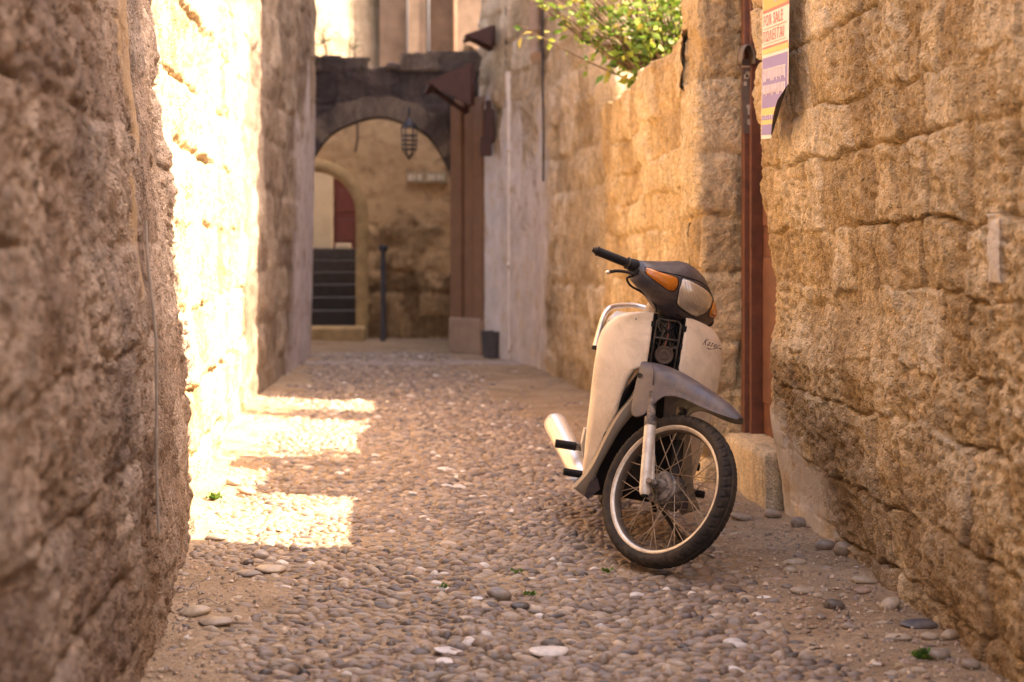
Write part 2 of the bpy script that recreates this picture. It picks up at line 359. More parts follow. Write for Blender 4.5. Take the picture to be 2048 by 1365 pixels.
def relief(u, v, seed, hc=0.3, wc=0.42, joint=0.03, jw=0.016, rough=0.02, block=0.02, cav=0.04, pit=0.006, warp=0.05, pillow=0.012, lumpy=0.9, vj=1.0, flute=0.0):
    wu = u+fbm(u*1.7, v*1.7, seed, 3)*warp*.5+fbm(u*10, v*10, seed+3, 3)*warp*0.4
    wv_ = v+fbm(u*1.3+7, v*1.3, seed+1, 3)*warp*.45+fbm(u*9, v*9, seed+4, 3)*warp*0.4
    du, dv, pu, pv, bid = layout(wu, wv_, seed, hc, wc)
    width = jw*(0.7+1.5*np.clip(vn(u*4.3, v*4.3, seed+8), 0, 1)**2)
    depth = joint*np.clip(vn(u*2.4+3, v*2.4, seed+9)*2.6-0.75, 0, 1.3)
    j = np.maximum(np.exp(-(dv/width)**2), np.exp(-(du/(width*vj))**2))
    h0 = flute*fbm(u*15, v*2.2, seed+90, 4, 0.6)*np.clip(0.3+2*fbm(u*1.1, v*1.3, seed+91, 2), 0.1, 1)
    h = -depth*j+h0
    h = h+(bid-0.5)*block*2 - (pu**2+pv**2)*pillow
    h = h+rough*fbm(u*5, v*5, seed+20, 5, 0.55)
    f1, f2, _ = worley(u*6.5+fbm(u*4, v*4, seed, 2)*0.6, v*5.2, seed+30)
    lump = np.clip(1-f1*1.25, 0, 1)
    h = h+rough*lumpy*lump*(vn(u*1.4, v*1.4, seed+31))
    cm = np.clip((vn(u*2.0, v*2.3, seed+40)-0.58)/0.25, 0, 1)
    f1, f2, _ = worley(u*7, v*7, seed+41)
    h = h-cav*cm*np.clip(1-f1*1.3, 0, 1)
    f1, f2, _ = worley(u*30+fbm(u*20, v*20, seed+52, 2)*.7, v*26, seed+50)
    h = h-pit*np.clip(1.1-f1*2.2, 0, 1)*(0.4+1.2*vn(u*3, v*3, seed+51))
    h = h+0.30*rough*fbm(u*16, v*16, seed+61, 4, 0.7)+0.005*fbm(u*45, v*45, seed+60, 3)
    tone = np.clip(0.5+(bid-0.5)*0.7+fbm(u*2, v*2, seed+70, 3)*0.35, 0, 1)
    return h, tone
def make_wall(name, path, H, mat, lean=None, seed=1, ru=0.01, rv=0.01, core=0.35, wrap_top=0.0, plaster=None, parent=None, topf=None, zmin=-0.06, amp=1.0, side=1, flat=None, dampz=0, **rk):
    """path: list of (x,y) plan points, alley side on the side*left-normal of the walk direction. lean(y,z): offset added to x."""
    P = np.array(path, float); seg = np.hypot(*np.diff(P, axis=0).T); s = np.concatenate([[0], np.cumsum(seg)])
    nu = max(2, int(s[-1]/ru)); nv = int((H-zmin)/rv)
    U = np.linspace(0, s[-1], nu)
    X = np.interp(U, s, P[:, 0]); Yy = np.interp(U, s, P[:, 1])
    k = max(1, int(0.05/ru)); ker = np.ones(2*k+1)/(2*k+1)
    pad = lambda a: np.convolve(np.concatenate([2*a[0]-a[k:0:-1], a, 2*a[-1]-a[-2:-k-2:-1]]), ker, 'valid')
    if len(P) > 2: X = pad(X); Yy = pad(Yy)
    tx = np.gradient(X); ty = np.gradient(Yy); L = np.hypot(tx, ty); nx = -ty/L*side; ny = tx/L*side
    V = np.linspace(zmin, H, nv)
    uu, vv = np.meshgrid(U, V)
    h, tone = relief(uu, vv, seed, **rk); h = h*(amp(np.broadcast_to(Yy, uu.shape)) if callable(amp) else amp)
    if flat is not None: h = h*(1-0.7*flat(np.broadcast_to(Yy, uu.shape), vv))
    pl = np.zeros_like(h)
    if plaster is not None:
        pl = plaster(uu, vv, np.broadcast_to(Yy, uu.shape)); h = h*(1-0.85*pl)+0.012*pl
    XX = X[None, :]+nx[None, :]*h; YY = Yy[None, :]+ny[None, :]*h
    ZZ = vv+0.35*h*fbm(uu*3, vv*3, seed+99, 2)
    if topf is not None: ZZ = np.where(vv > 0.4, 0.4+(ZZ-0.4)*(topf(YY, uu)-0.4)/(H-0.4), ZZ)
    if lean is not None: XX = XX+lean(YY, ZZ)
    verts = np.stack([XX, YY, ZZ], -1).reshape(-1, 3); dm = np.clip((dampz-0.15*fbm(uu*1.1, vv*1.1, seed+80, 2)*4-vv)/0.5, 0, 1)*np.clip(0.5+2.2*fbm(uu*3.5, vv*3.5, seed+81, 5), 0, 1) if dampz else pl*0
    tn = np.stack([tone, pl, dm], -1).reshape(-1, 3)
    rows = nv
    if wrap_top > 0:
        ex = []; et = []
        for q in (0.03, 0.10, wrap_top*0.6, wrap_top):
            x = XX[-1]-nx*q; y = YY[-1]-ny*q; z = ZZ[-1]+0.02*np.minimum(1, q/0.05)+0.02*fbm(U*6, U*0+q*9, seed+5, 3)-0.1*q
            ex.append(np.stack([x, y, z], -1)); et.append(np.stack([tone[-1], U*0, U*0], -1)); rows += 1
        verts = np.concatenate([verts]+ex); tn = np.concatenate([tn]+et)
    i = np.arange(rows-1)[:, None]*nu+np.arange(nu-1)[None, :]
    F = np.stack([i, i+1, i+1+nu, i+nu], -1).reshape(-1, 4)
    if side > 0: F = F[:, ::-1]
    # core body behind the face
    if core:
        n0 = len(verts); off = 0.10
        idx = np.linspace(0, nu-1, max(3, int(nu/ max(1, int(0.5/ru))))).astype(int)
        zt = ZZ[-1][idx]-0.015 if wrap_top == 0 else ZZ[-1][idx]-0.06
        ln = lambda z: (lean(Yy[idx], np.full(len(idx), z)) if lean is not None else 0)
        zm = float(np.mean(zt))
        A = [np.stack([X[idx]-nx[idx]*off+ln(0.0), Yy[idx]-ny[idx]*off, np.full(len(idx), zmin)], -1),
             np.stack([X[idx]-nx[idx]*off+ln(zm), Yy[idx]-ny[idx]*off, zt], -1),
             np.stack([X[idx]-nx[idx]*core+ln(zm), Yy[idx]-ny[idx]*core, zt], -1),
             np.stack([X[idx]-nx[idx]*core+ln(0.0), Yy[idx]-ny[idx]*core, np.full(len(idx), zmin)], -1)]
        c = np.concatenate(A); m = len(idx); f = []
        for r in range(4):
            r2 = (r+1) % 4
            for q in range(m-1): f.append((n0+r*m+q, n0+r*m+q+1, n0+r2*m+q+1, n0+r2*m+q))
        for q in (0, m-1): f.append((n0+q, n0+m+q, n0+2*m+q, n0+3*m+q))
        verts = np.concatenate([verts, c]); tn = np.concatenate([tn, np.tile([0.5, 0, 0], (len(c), 1))]); F = np.concatenate([F, np.array(f)])
    return mk(name, verts, F, mat, parent, True, tone=tn)

I = np.interp
# right near wall (poster wall), turning round its corner into the doorway
def leanR(y, z):
    k = np.clip((y-3.2)/2.2, 0.25, 1.0)
    return k*I(z, [0, .15, .37, .72, .94, 1.2, 1.55, 2.3, 6], [0, -.015, -.055, -.095, -.055, -.09, -.125, -.145, -.25])
def plR(u, v, y):
    a = (np.clip((y-5.35)/0.25, 0, 1))*(np.clip((0.30+0.22*(y-5.4)+0.12*fbm(y*6, v*6, 3, 3)-v)/0.05, 0, 1))
    b = ((np.abs(y-3.76+.01*fbm(y*9, v*9, 4, 2)) < .045) & (np.abs(v-1.16) < .095)).astype(float)
    return np.maximum(a, b)
tag(make_wall('stone_wall', [(1.60, 0.6), (1.66, 3.4), (1.70, 4.05), (1.80, 5.4), (1.81, 6.2), (2.25, 6.24)], 2.3, M_WALL_R, leanR, seed=4, ru=0.008, rv=0.0065,
    core=0.5, dampz=0.95, plaster=plR, flat=lambda y, z: np.clip((y-5.2)/.2, 0, 1)*np.clip((6.15-y)/.1, 0, 1)*np.clip((z-1.5)/.15, 0, 1), hc=0.225, wc=0.24, joint=0.032, jw=0.0060, rough=0.023, block=0.0095, cav=0.075, pit=0.013, warp=0.075, pillow=0.003, lumpy=0.6, vj=2.4, flute=0.030),
    'rough ochre stone wall with the for sale poster, running along the right', 'stone wall')
# left near wall, shaded
def plL(u, v, y):
    n = fbm(y*7, v*1.2, 33, 4)
    a = np.clip((0.26-np.abs(y-4.27+.1*n))/.05, 0, 1)*np.clip((v-1.52-.25*n)/.1, 0, 1)
    b = np.clip((0.075-np.abs(y-4.08+.03*n))/.02, 0, 1)*np.clip((0.2-np.abs(v-1.2))/.05, 0, 1)
    return 0.85*np.maximum(a, b)
def leanL(y, z):
    k = np.clip((y-2.0)/3.0, 0.3, 1.0)
    return k*I(z, [0, .3, .74, .92, 1.12, 1.5, 1.72, 2.17, 4], [0, -.015, -.035, -.045, -.08, -.115, -.155, -.17, -.22])
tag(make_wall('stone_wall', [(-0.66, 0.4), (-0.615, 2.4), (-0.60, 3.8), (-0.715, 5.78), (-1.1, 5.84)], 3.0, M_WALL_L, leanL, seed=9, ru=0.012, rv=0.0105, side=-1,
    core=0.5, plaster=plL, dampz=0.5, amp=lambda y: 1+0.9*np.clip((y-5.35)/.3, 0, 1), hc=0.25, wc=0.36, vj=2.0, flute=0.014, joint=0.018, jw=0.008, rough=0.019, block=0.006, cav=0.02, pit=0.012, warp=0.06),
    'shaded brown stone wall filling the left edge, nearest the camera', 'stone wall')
# left sunlit wall
def leanB(y, z):
    return np.clip((10.6-y)/4.9, 0, 1)*I(z, [0, .3, .74, 1.12, 1.72, 2.17, 4], [0, -.015, -.035, -.06, -.11, -.13, -.16])
tag(make_wall('stone_wall', [(-0.785, 5.70), (-0.84, 8.2), (-0.915, 10.45), (-0.93, 10.75)], 3.9, M_WALL_G, leanB, seed=14, ru=0.016, rv=0.014, side=-1,
    core=0.5, hc=0.33, wc=0.5, joint=0.034, jw=0.012, rough=0.024, block=0.012, cav=0.03, pit=0.011, warp=0.07),
    'sunlit cream stone wall on the left, glowing between two shaded walls', 'stone wall')
# left far house wall, shaded
def plH(u, v, y):
    a = np.clip((y-13.3+0.5*fbm(u*2, v*0.8, 8, 3))/0.3, 0, 1)*np.clip((2.55+0.9*fbm(u*3, v*0.3, 5, 3)-v)/0.15, 0, 1)
    return a
tag(make_wall('house_wall', [(-1.25, 10.52), (-0.905, 10.52), (-0.895, 10.7), (-0.80, 12.6), (-0.645, 15.3), (-1.6, 15.36)], 6.0, M_WALL_H, lambda y, z: 0.02*z*np.clip((y-12)/3, 0, 1), seed=21, ru=0.03, rv=0.03, side=-1,
    core=0.6, plaster=plH, hc=0.35, wc=0.5, joint=0.015, jw=0.02, rough=0.03, block=0.008, cav=0.02, pit=0.006, warp=0.06),
    'tall shaded plaster house wall on the left, just before the dark arch', 'house wall')
# right garden wall (low, sunlit coping)
def topG(y, u): return I(y, [7.0, 7.3, 8.5, 9.4, 10.5], [2.40, 2.24, 2.22, 2.15, 2.22])+0.03*fbm(y*3, y*0, 3, 3)
tag(make_wall('garden_wall', [(1.66, 7.22), (1.68, 8.2), (1.73, 9.6), (1.76, 10.48)], 2.4, M_WALL_G, lambda y, z: -0.03*z, seed=31, ru=0.014, rv=0.013,
    core=0.40, wrap_top=0.42, topf=topG, vj=1.6, flute=0.022, hc=0.30, wc=0.42, joint=0.024, jw=0.012, rough=0.024, block=0.018, cav=0.04, pit=0.007, warp=0.07),
    'low ochre garden wall behind the scooter with leafy bush hanging over its top', 'garden wall')
# doorway pier facing the camera
tag(make_wall('doorway_pier', [(2.35, 6.98), (1.84, 6.98), (1.635, 6.98), (1.62, 7.02), (1.625, 7.36), (1.665, 7.41), (1.95, 7.44)], 3.1, M_WALL_G, lambda y, z: -0.012*z, seed=37, ru=0.010, rv=0.010,
    core=0.12, side=-1 if False else 1, hc=0.30, wc=0.5, joint=0.02, jw=0.02, rough=0.022, block=0.012, cav=0.02, pit=0.006, warp=0.06),
    'ochre stone pier on the far side of the brown doorway', 'stone pier')
# right tall house (far)
def plF(u, v, y):
    a = np.clip((y-13.25+0.35*fbm(u*3, v*0.9, 18, 3))/0.2, 0, 1)*np.clip((2.15+0.28*np.clip(y-13.6, 0, 2)+0.9*fbm(u*4, v*0.3, 15, 3)-v)/0.15, 0, 1)
    return a
hr = make_wall('house_wall', [(2.6, 10.5), (1.80, 10.5), (1.765, 10.9), (1.63, 13.9), (1.27, 15.6), (1.22, 15.8)], 5.6, M_WALL_H2, None, seed=41, ru=0.028, rv=0.028,
    core=0.5, plaster=plF, hc=0.33, wc=0.45, joint=0.018, jw=0.02, rough=0.035, block=0.012, cav=0.03, pit=0.006, warp=0.06)
tag(hr, 'tall weathered house wall on the right beyond the bush, whitewash flaking low down', 'house wall')

def block_house(name, a, b, mat, label, cat='house', windows=()):
    t = MB(); t.box(a, b); o = t.build(name, mat, smooth=False, bevel=0.03)
    return tag(o, label, cat)
M_HB = simple('ochre_house_plaster', (0.46, 0.35, 0.23), 0.9, var=0.2, scale=2.5)
t = MB(); t.loft([[(2.35, -5, z), (2.35, 5.0, z), (6.5, 4.1, z), (6.5, -5, z)] for z in (-0.05, 6.6)])
tag(t.build('stone_house', M_HB, smooth=False), 'tall plain house rising behind the poster wall', 'house')
block_house('stone_house', (2.36, 5.03, -0.05), (3.6, 6.95, 2.85), M_HB, 'low unseen block added behind the poster wall and door to stop the sun', 'sun blocker')  # unseen, added to keep sun off the pier face and door recess
block_house('stone_house', (1.62, -5.2, -0.05), (2.3, 0.55, 6.2), M_HB, 'plain house corner behind the camera on the right', 'house')
block_house('stone_house', (-5.5, -5, -0.05), (-1.35, 5.0, 5.2), M_HB, 'plain low house behind the shaded left wall', 'house')
block_house('stone_house', (-0.64-0.6, -5.2, -0.05), (-0.68, 0.38, 3.6), M_HB, 'plain house corner behind the camera on the left', 'house')
block_house('stone_house', (2.28, 10.65, -0.05), (6.5, 20.0, 8.6), M_HB, 'tall house block behind the weathered right wall', 'house')
block_house('stone_house', (-5.5, 11.2, -0.05), (-1.5, 15.2, 7.0), M_HB, 'house block behind the left far wall', 'house')

# ------------------------------------------------------------------ panels with openings (arch wall, courtyard wall)
def panel(name, o, ud, W, H, mat, hole, thick, res=0.03, seed=1, topz=None, rk=None, amp=1.0, back=1, uvoff=0, plaster=None):
    ud = np.array(ud, float); ud /= np.linalg.norm(ud); nd = np.array([ud[1], -ud[0]])*back
    nu = int(W/res)+1; nv = int(H/res)+1
    U, V = np.meshgrid(np.linspace(0, W, nu), np.linspace(0, H, nv))
    rk = rk or dict(hc=0.3, wc=0.45, joint=0.03, jw=0.025, rough=0.03, block=0.02, cav=0.03, pit=0.004, warp=0.06)
    h, tone = relief(U+uvoff, V, seed, **rk); h = h*amp; pl = plaster(U, V) if plaster else tone*0; h = h*(1-.7*pl)
    keep = np.ones((nv-1, nu-1), bool); uc = (U[:-1, :-1]+U[1:, 1:])/2; vc = (V[:-1, :-1]+V[1:, 1:])/2
    keep &= ~hole(uc, vc)
    if topz is not None: keep &= vc < topz(uc)
    X = o[0]+ud[0]*U+nd[0]*h; Y = o[1]+ud[1]*U+nd[1]*h; Z = o[2]+V
    verts = np.stack([X, Y, Z], -1).reshape(-1, 3); tn = np.stack([tone, pl, tone*0], -1).reshape(-1, 3)
    i = np.arange(nv-1)[:, None]*nu+np.arange(nu-1)[None, :]
    F = np.stack([i, i+1, i+1+nu, i+nu], -1)[keep].reshape(-1, 4)
    used = np.unique(F); mp = -np.ones(len(verts), int); mp[used] = np.arange(len(used))
    ob = mk(name, verts[used], mp[F], mat, None, True, tone=tn[used])
    m = ob.modifiers.new('solid', 'SOLIDIFY'); m.thickness = thick; m.offset = -1
    return ob
YA = 16.2
def holeA(u, v):   # u=0 at x=-2.2
    x = u-2.2
    return (np.abs(x-0.10) < 0.95) & (v < 1.855) | (np.hypot(x-0.10, v-1.855) < 0.95)
def topA(u):
    x = u-2.2
    t = np.where(x < -0.02, 3.40, np.where(x < 0.36, 3.27+0.1*(x+.02), 3.46))+0.03*fbm(x*4, x*0, 3, 3)
    return t
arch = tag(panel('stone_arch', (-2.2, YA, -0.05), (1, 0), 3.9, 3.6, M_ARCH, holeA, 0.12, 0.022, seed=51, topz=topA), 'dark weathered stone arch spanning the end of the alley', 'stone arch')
mbr = MB(); secs = []
for zb in (-0.05, 0.6, 1.2): secs.append([(0.10+r, y, zb) for r, y in ((0.845, YA+0.30), (0.84, YA-0.045), (1.06, YA-0.045), (1.06, YA+0.30))])
for a in np.linspace(0.0, math.pi, 70):
    c, s_ = math.cos(a), math.sin(a); r0 = 0.84+0.008*math.sin(a*9); r1 = 1.075+0.012*math.sin(a*23)
    secs.append([(0.10+r*c, y, 1.825+r*s_) for r, y in ((r0, YA+0.30), (r0, YA-0.055), (r1, YA-0.05), (r1, YA+0.30))])
for zb in (1.2, 0.6, -0.05): secs.append([(0.10-r, y, zb) for r, y in ((0.845, YA+0.30), (0.84, YA-0.045), (1.06, YA-0.045), (1.06, YA+0.30))])
mbr.loft(secs); rg = mbr.build('arch_ring', M_ARCH, arch, auto=40)
tg = rg.data.color_attributes.new('tone', 'FLOAT_COLOR', 'POINT')
rv_ = np.array([v.co[:] for v in rg.data.vertices]); ra = (np.arctan2(rv_[:, 2]-1.8, rv_[:, 0]-.1)*6.2).astype(int)
rt = np.stack([0.15+0.85*_h(ra+40, ra*0, 5), ra*0, ra*0, ra*0+1], -1); tg.data.foreach_set('color', rt.astype(np.float32).ravel())

YC = 18.6
def holeC(u, v):   # x=u-2.4
    x = u-2.4
    return ((np.abs(x+0.74) < 0.64) & (v < 1.62+0.05)) | ((np.hypot(x+0.74, (v-1.67)*0.98) < 0.64))
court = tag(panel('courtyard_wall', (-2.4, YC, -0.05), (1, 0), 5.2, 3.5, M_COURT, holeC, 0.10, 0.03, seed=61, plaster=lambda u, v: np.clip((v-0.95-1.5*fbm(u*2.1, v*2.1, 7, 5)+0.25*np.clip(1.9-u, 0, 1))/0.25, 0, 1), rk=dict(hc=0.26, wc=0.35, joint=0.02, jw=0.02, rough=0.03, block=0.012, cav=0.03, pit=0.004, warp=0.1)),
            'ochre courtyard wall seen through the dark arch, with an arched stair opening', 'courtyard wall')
mbr = MB(); secs = []
pts = [(-0.185, -0.05), (-0.185, 0.9), (-0.185, 1.62)]+[(-0.74+0.555*math.cos(a), 1.62+0.565*math.sin(a)) for a in np.linspace(0.06, math.pi, 30)]
for (x, z) in pts:
    d = np.array([x+0.74, max(0, z-1.62)]); d = d/np.linalg.norm(d)
    secs.append([(x+d[0]*r, y, z+d[1]*r) for r, y in ((0.0, YC+0.25), (0.0, YC-0.09), (0.05, YC-0.11), (0.12, YC-0.09), (0.16, YC-0.05), (0.16, YC+0.25))])
mbr.loft(secs); mbr.build('arch_moulding', M_STEPY, court, auto=40)
# walls beside courtyard so no gap shows
tag(panel('side_wall', (-1.0, 16.6, -0.05), (-0.55, 2.0), 2.1, 3.6, M_COURT, lambda u, v: u < -1, 0.1, 0.05, amp=0.4, seed=65, back=1), 'short ochre wall on the left behind the dark arch', 'wall')
tag(panel('side_wall', (1.18, 16.72, -0.05), (0.75, 2.0), 2.1, 3.6, M_COURT, lambda u, v: u < -1, 0.1, 0.05, amp=0.4, seed=66, back=-1), 'short ochre wall on the right behind the dark arch', 'wall')
# stairs
st = empty('staircase', (-0.74, 19.0, 0), label='dark stone steps climbing inside the arched courtyard opening', cat='staircase')
for k in range(6):
    t = MB(); y0 = 18.75+0.30*k; z1 = 0.19+0.165*(k+1)
    x0, x1 = -0.56, 0.56
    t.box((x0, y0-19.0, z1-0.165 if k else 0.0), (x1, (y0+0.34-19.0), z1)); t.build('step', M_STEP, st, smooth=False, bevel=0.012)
t = MB(); t.box((-1.25, 17.98, -0.02), (-0.06, 18.50, 0.17)); tag(t.build('stone_step', M_STEPY, smooth=False, bevel=0.025), 'low ochre stone step in front of the dark stairs', 'step')
t = MB(); t.box((-1.5, 20.62, 0), (-0.545, 20.8, 3.4)); t.box((-0.545, 20.62, 2.5), (0.4, 20.8, 3.4)); t.box((-0.16, 20.62, 0), (0.5, 20.8, 2.5)); tag(t.build('stair_wall', M_CREAMW, smooth=False), 'cream limewashed wall at the head of the stairs', 'wall')
t = MB(); t.box((-0.50, 20.40, 1.05), (-0.27, 20.6, 1.25)); tag(t.build('stone_block', M_CREAMW, smooth=False, bevel=0.02), 'small cream stone block on the top stair by the dark red door', 'stone block')
dr = empty('door', (-0.35, 20.68, 1.18), label='dark red panelled door at the top of the steps inside the arch', cat='door')
t = MB(); t.box((-0.19, 0, 0), (0.19, 0.04, 1.32)); t.build('door_leaf', M_WOODD, dr, smooth=False)
for z in (0.1, 0.52, 0.94):
    t = MB(); t.box((-0.13, -0.015, z), (0.13, 0.0, z+0.32)); t.build('door_panel', M_WOODD, dr, smooth=False, bevel=0.01)
# sunny far building above the arch
fh = tag(panel('far_house', (-4.0, 20.5, 0), (1, 1.15), 7.0, 8.5, M_SUNW, lambda u, v: u < -1, 0.4, 0.06, seed=71, amp=0.7), 'sunlit cream house wall rising above the dark arch', 'house')
t = MB()
for (x0, x1, y, c) in ((0.17, 0.64, 25.0, 0), (0.64, 1.0, 24.6, 0), (1.0, 1.46, 25.2, 0), (1.46, 2.6, 24.8, 0)):
    t.box((x0, y, 0), (x1, y+0.8, 8))
ob = t.build('brown_house', M_HB2 if 'M_HB2' in globals() else simple('brown_house_plaster', (0.22, 0.155, 0.11), 0.9, var=0.35, scale=3), smooth=False)
tag(ob, 'shaded brown house front with vertical bands above the right of the arch', 'house')
for (x, r, mt) in ((0.64, 0.022, M_IRON), (1.00, 0.03, M_IRON), (1.46, 0.03, M_WOODB)):
    t = MB(); t.tube([(0, 0, 0), (0, 0, 8)], r, 8); t.build('pipe', mt, ob).location = (x, 24.5, 0)

# oblique brown pilaster and white buttress right of the arch
t = MB()
def vbox(t, p, q, z0, z1, th, mi=0, shift=0):
    p = np.array(p, float); q = np.array(q, float); d = (q-p)/np.linalg.norm(q-p); n = np.array([d[1], -d[0]])
    if n[1] > 0: n = -n
    a = p+n*shift; b = q+n*shift; c = b-n*th; e = a-n*th
    V = [(*a, z0), (*b, z0), (*c, z0), (*e, z0), (*a, z1), (*b, z1), (*c, z1), (*e, z1)]
    t.add(V, [(0, 1, 5, 4), (1, 2, 6, 5), (2, 3, 7, 6), (3, 0, 4, 7), (4, 5, 6, 7), (3, 2, 1, 0)], mi)
P0, P1 = (1.27, 15.62), (0.95, 16.05)
bp = empty('timber_pilaster', (1.1, 15.8, 0), label='tall ochre brown timber pilaster right of the dark arch opening', cat='pilaster')
for f0, f1, sh, z0 in ((0.0, 0.30, 0.05, 0.38), (0.34, 0.62, 0.03, 0.30), (0.66, 1.0, 0.06, 0.0)):
    t = MB(); a = np.array(P0)+(np.array(P1)-np.array(P0))*f0-[1.1, 15.8]; b = np.array(P0)+(np.array(P1)-np.array(P0))*f1-[1.1, 15.8]
    vbox(t, a, b, z0, 2.78, 0.12, shift=sh); t.build('post', M_WOODB, bp, smooth=False, bevel=0.01)
t = MB(); vbox(t, np.array(P0)-[1.1, 15.8], np.array(P1)-[1.1, 15.8], 0, 2.85, 0.2, shift=0.0); t.build('backing', M_WOODB, bp, smooth=False)
t = MB(); vbox(t, np.array(P0)-[1.1, 15.8], np.array(P1)-[1.1, 15.8], 0, 0.40, 0.1, shift=0.09); t.build('plinth', M_WALL_H if False else M_PIPEB, bp, smooth=False, bevel=0.02)
# awning brackets
def awning(name, loc, w_, d, h, label):
    r = empty(name, loc, label=label, cat='awning')
    t = MB(); V = [(0, 0, 0), (0, -w_, 0), (-d, -w_, -h*0.45), (-d, 0, -h*0.45)]
    V += [(x, y, z-0.05) for x, y, z in V]; t.add(V, [(0, 1, 2, 3), (7, 6, 5, 4), (0, 4, 5, 1), (1, 5, 6, 2), (2, 6, 7, 3), (3, 7, 4, 0)])
    t.build('roof_board', M_RUST, r, smooth=False)
    for y in (-0.04, -w_+0.04):
        t = MB(); t.tube([(0, y, -h), (-d*0.8, y, -h*0.42)], 0.028, 6); t.tube([(0, y, -h), (0, y, 0)], 0.03, 6); t.tube([(0, y, -0.03), (-d, y, -h*0.45-0.03)], 0.025, 6)
        t.build('bracket', M_RUST, r)
    t = MB(); t.add([(-0.02, -w_, -h*0.02), (-d*0.97, -w_, -h*0.47), (-d*0.8, -w_, -h*0.62), (-0.02, -w_, -h), (-0.02, -w_-.03, -h*0.02), (-d*0.97, -w_-.03, -h*0.47), (-d*0.8, -w_-.03, -h*0.62), (-0.02, -w_-.03, -h)], [(0, 1, 2, 3), (7, 6, 5, 4), (0, 4, 5, 1), (1, 5, 6, 2), (2, 6, 7, 3), (3, 7, 4, 0)]); t.build('side_board', M_RUST, r, smooth=False)
    return r
awning('wooden_awning', (1.06, 15.6, 3.10), 0.9, 0.46, 0.45, 'rusty brown bracketed awning jutting out beside the dark arch')
aw2 = awning('wooden_awning', (1.30, 15.3, 3.52), 0.35, 0.30, 0.22, 'smaller upper rusty awning high on the right wall')
t = MB(); t.box((-0.05, -0.08, -0.36), (0.06, 0.06, 0.0)); t.box((-0.09, -0.1, -0.5), (0.03, 0.02, -0.3)); t.box((-0.03, -0.03, 0), (0.03, 0.03, 0.1))
o = t.build('meter_box', M_RUST, smooth=False, bevel=0.01); o.location = (1.27, 15.25, 2.66); tag(o, 'narrow rust brown box fixed on the wall right of the arch', 'box')
# pipes on the right wall
def pipe(name, pts, r, mat, label, cat='pipe', joints=()):
    rt = np.array(pts[0]); t = MB(); t.tube(np.array(pts)-rt, r, 12); o = t.build(name, mat, auto=50); o.location = rt
    for z in joints:
        j = MB(); j.tube([(0, 0, z-rt[2]-0.03), (0, 0, z-rt[2]+0.03)], r*1.25, 12); j.build('pipe_joint', mat, o)
    return tag(o, label, cat)
pipe('drainpipe', [(1.46, 14.75, 0.12), (1.46, 14.75, 2.0), (1.44, 14.75, 3.0)], 0.035, M_PIPEW, 'thin white drainpipe running down the whitewashed wall patch', joints=(1.0, 2.2))
pipe('drainpipe', [(1.575, 13.55, 4.6), (1.575, 13.55, 3.1), (1.575, 13.50, 3.02), (1.56, 13.38, 2.97)], 0.058, M_PIPEB, 'thick clay brown drainpipe ending in a spout high on the right wall', joints=(3.25,))
pipe('cable', [(1.60, 13.2, 4.0), (1.61, 13.25, 2.6), (1.60, 13.1, 2.3), (1.62, 13.3, 1.8)], 0.010, M_IRON, 'dark sagging cable beside the clay drainpipe', 'cable')
pipe('conduit', [(1.425, 14.9, 0.2), (1.43, 14.9, 3.9)], 0.012, M_IRON, 'dark thin conduit left of the white drainpipe', 'conduit')
t = MB(); t.lathe([(0, 0), (0, 0.09), (0.27, 0.12), (0.29, 0.125), (0.29, 0.10), (0.2, 0.09), (0.2, 0)], (0, 0, 0), (0, 0, 1), 20)
o = t.build('plant_pot', M_PIPEBLK, auto=40); o.location = (1.30, 15.15, 0.0); tag(o, 'small charcoal pot at the foot of the whitewashed wall', 'pot')
# standpipe before the courtyard wall
o = pipe('standpipe', [(0.165, 17.9, -0.02), (0.165, 17.9, 1.20)], 0.034, M_POLE, 'blue grey standing pipe in front of the courtyard wall', 'standpipe')
t = MB(); t.lathe([(-0.02, 0.06), (0.05, 0.06), (0.06, 0.03)], (0, 0, 1.18), (0, 0, 1), 14); t.build('pipe_cap', M_IRON, o)
# lantern hanging under the arch
ln = empty('lantern', (0.435, 15.75, 2.62), label='dark iron lantern hanging before the right side of the arch', cat='lantern')
t = MB(); t.tube([(0, 0.4, 0.12), (0, 0.05, 0.12), (0, 0, 0.02)], 0.01, 6); t.build('bracket', M_IRON, ln)
t = MB(); t.lathe([(0, 0.01), (-0.03, 0.03), (-0.10, 0.09), (-0.11, 0.09)], (0, 0, 0), (0, 0, 1), 8); t.build('lantern_roof', M_IRON, ln)
t = MB()
for k in range(6):
    a = k*math.pi/3; t.tube([(0.085*math.cos(a), 0.085*math.sin(a), -0.10), (0.075*math.cos(a), 0.075*math.sin(a), -0.36), (0, 0, -0.46)], 0.008, 5)
for z in (-0.2, -0.25, -0.3, -0.35): t.lathe([(z-0.008, 0.085), (z+0.008, 0.085)], (0, 0, 0), (0, 0, 1), 6)
t.build('cage', M_IRON, ln)
pipe('hanging_wire', [(-0.17, 18.4, 2.95), (-0.16, 18.4, 2.6), (-0.19, 18.4, 2.42)], 0.012, M_IRON, 'short dark wire hanging on the courtyard wall', 'wire')
sg = empty('street_sign', (0.74, 18.52, 2.10), label='narrow pale tile name plate on the courtyard wall', cat='sign')
t = MB(); t.box((-0.27, 0, -0.075), (0.27, 0.03, 0.075)); t.build('plate', simple('sand_tile', (0.42, 0.30, 0.17), 0.6, var=0.2), sg, smooth=False, bevel=0.005)
mlt = simple('pale_tile_letters', (0.72, 0.62, 0.45), 0.5)
for k, wd in enumerate((0.05, 0.03, 0.05, 0.0, 0.07, 0.045, 0.05, 0.03)):
    if wd: t = MB(); t.box((-0.24+k*0.062, -0.006, -0.04), (-0.24+k*0.062+wd, -0.001, 0.04)); t.build('tile', mlt, sg, smooth=False)

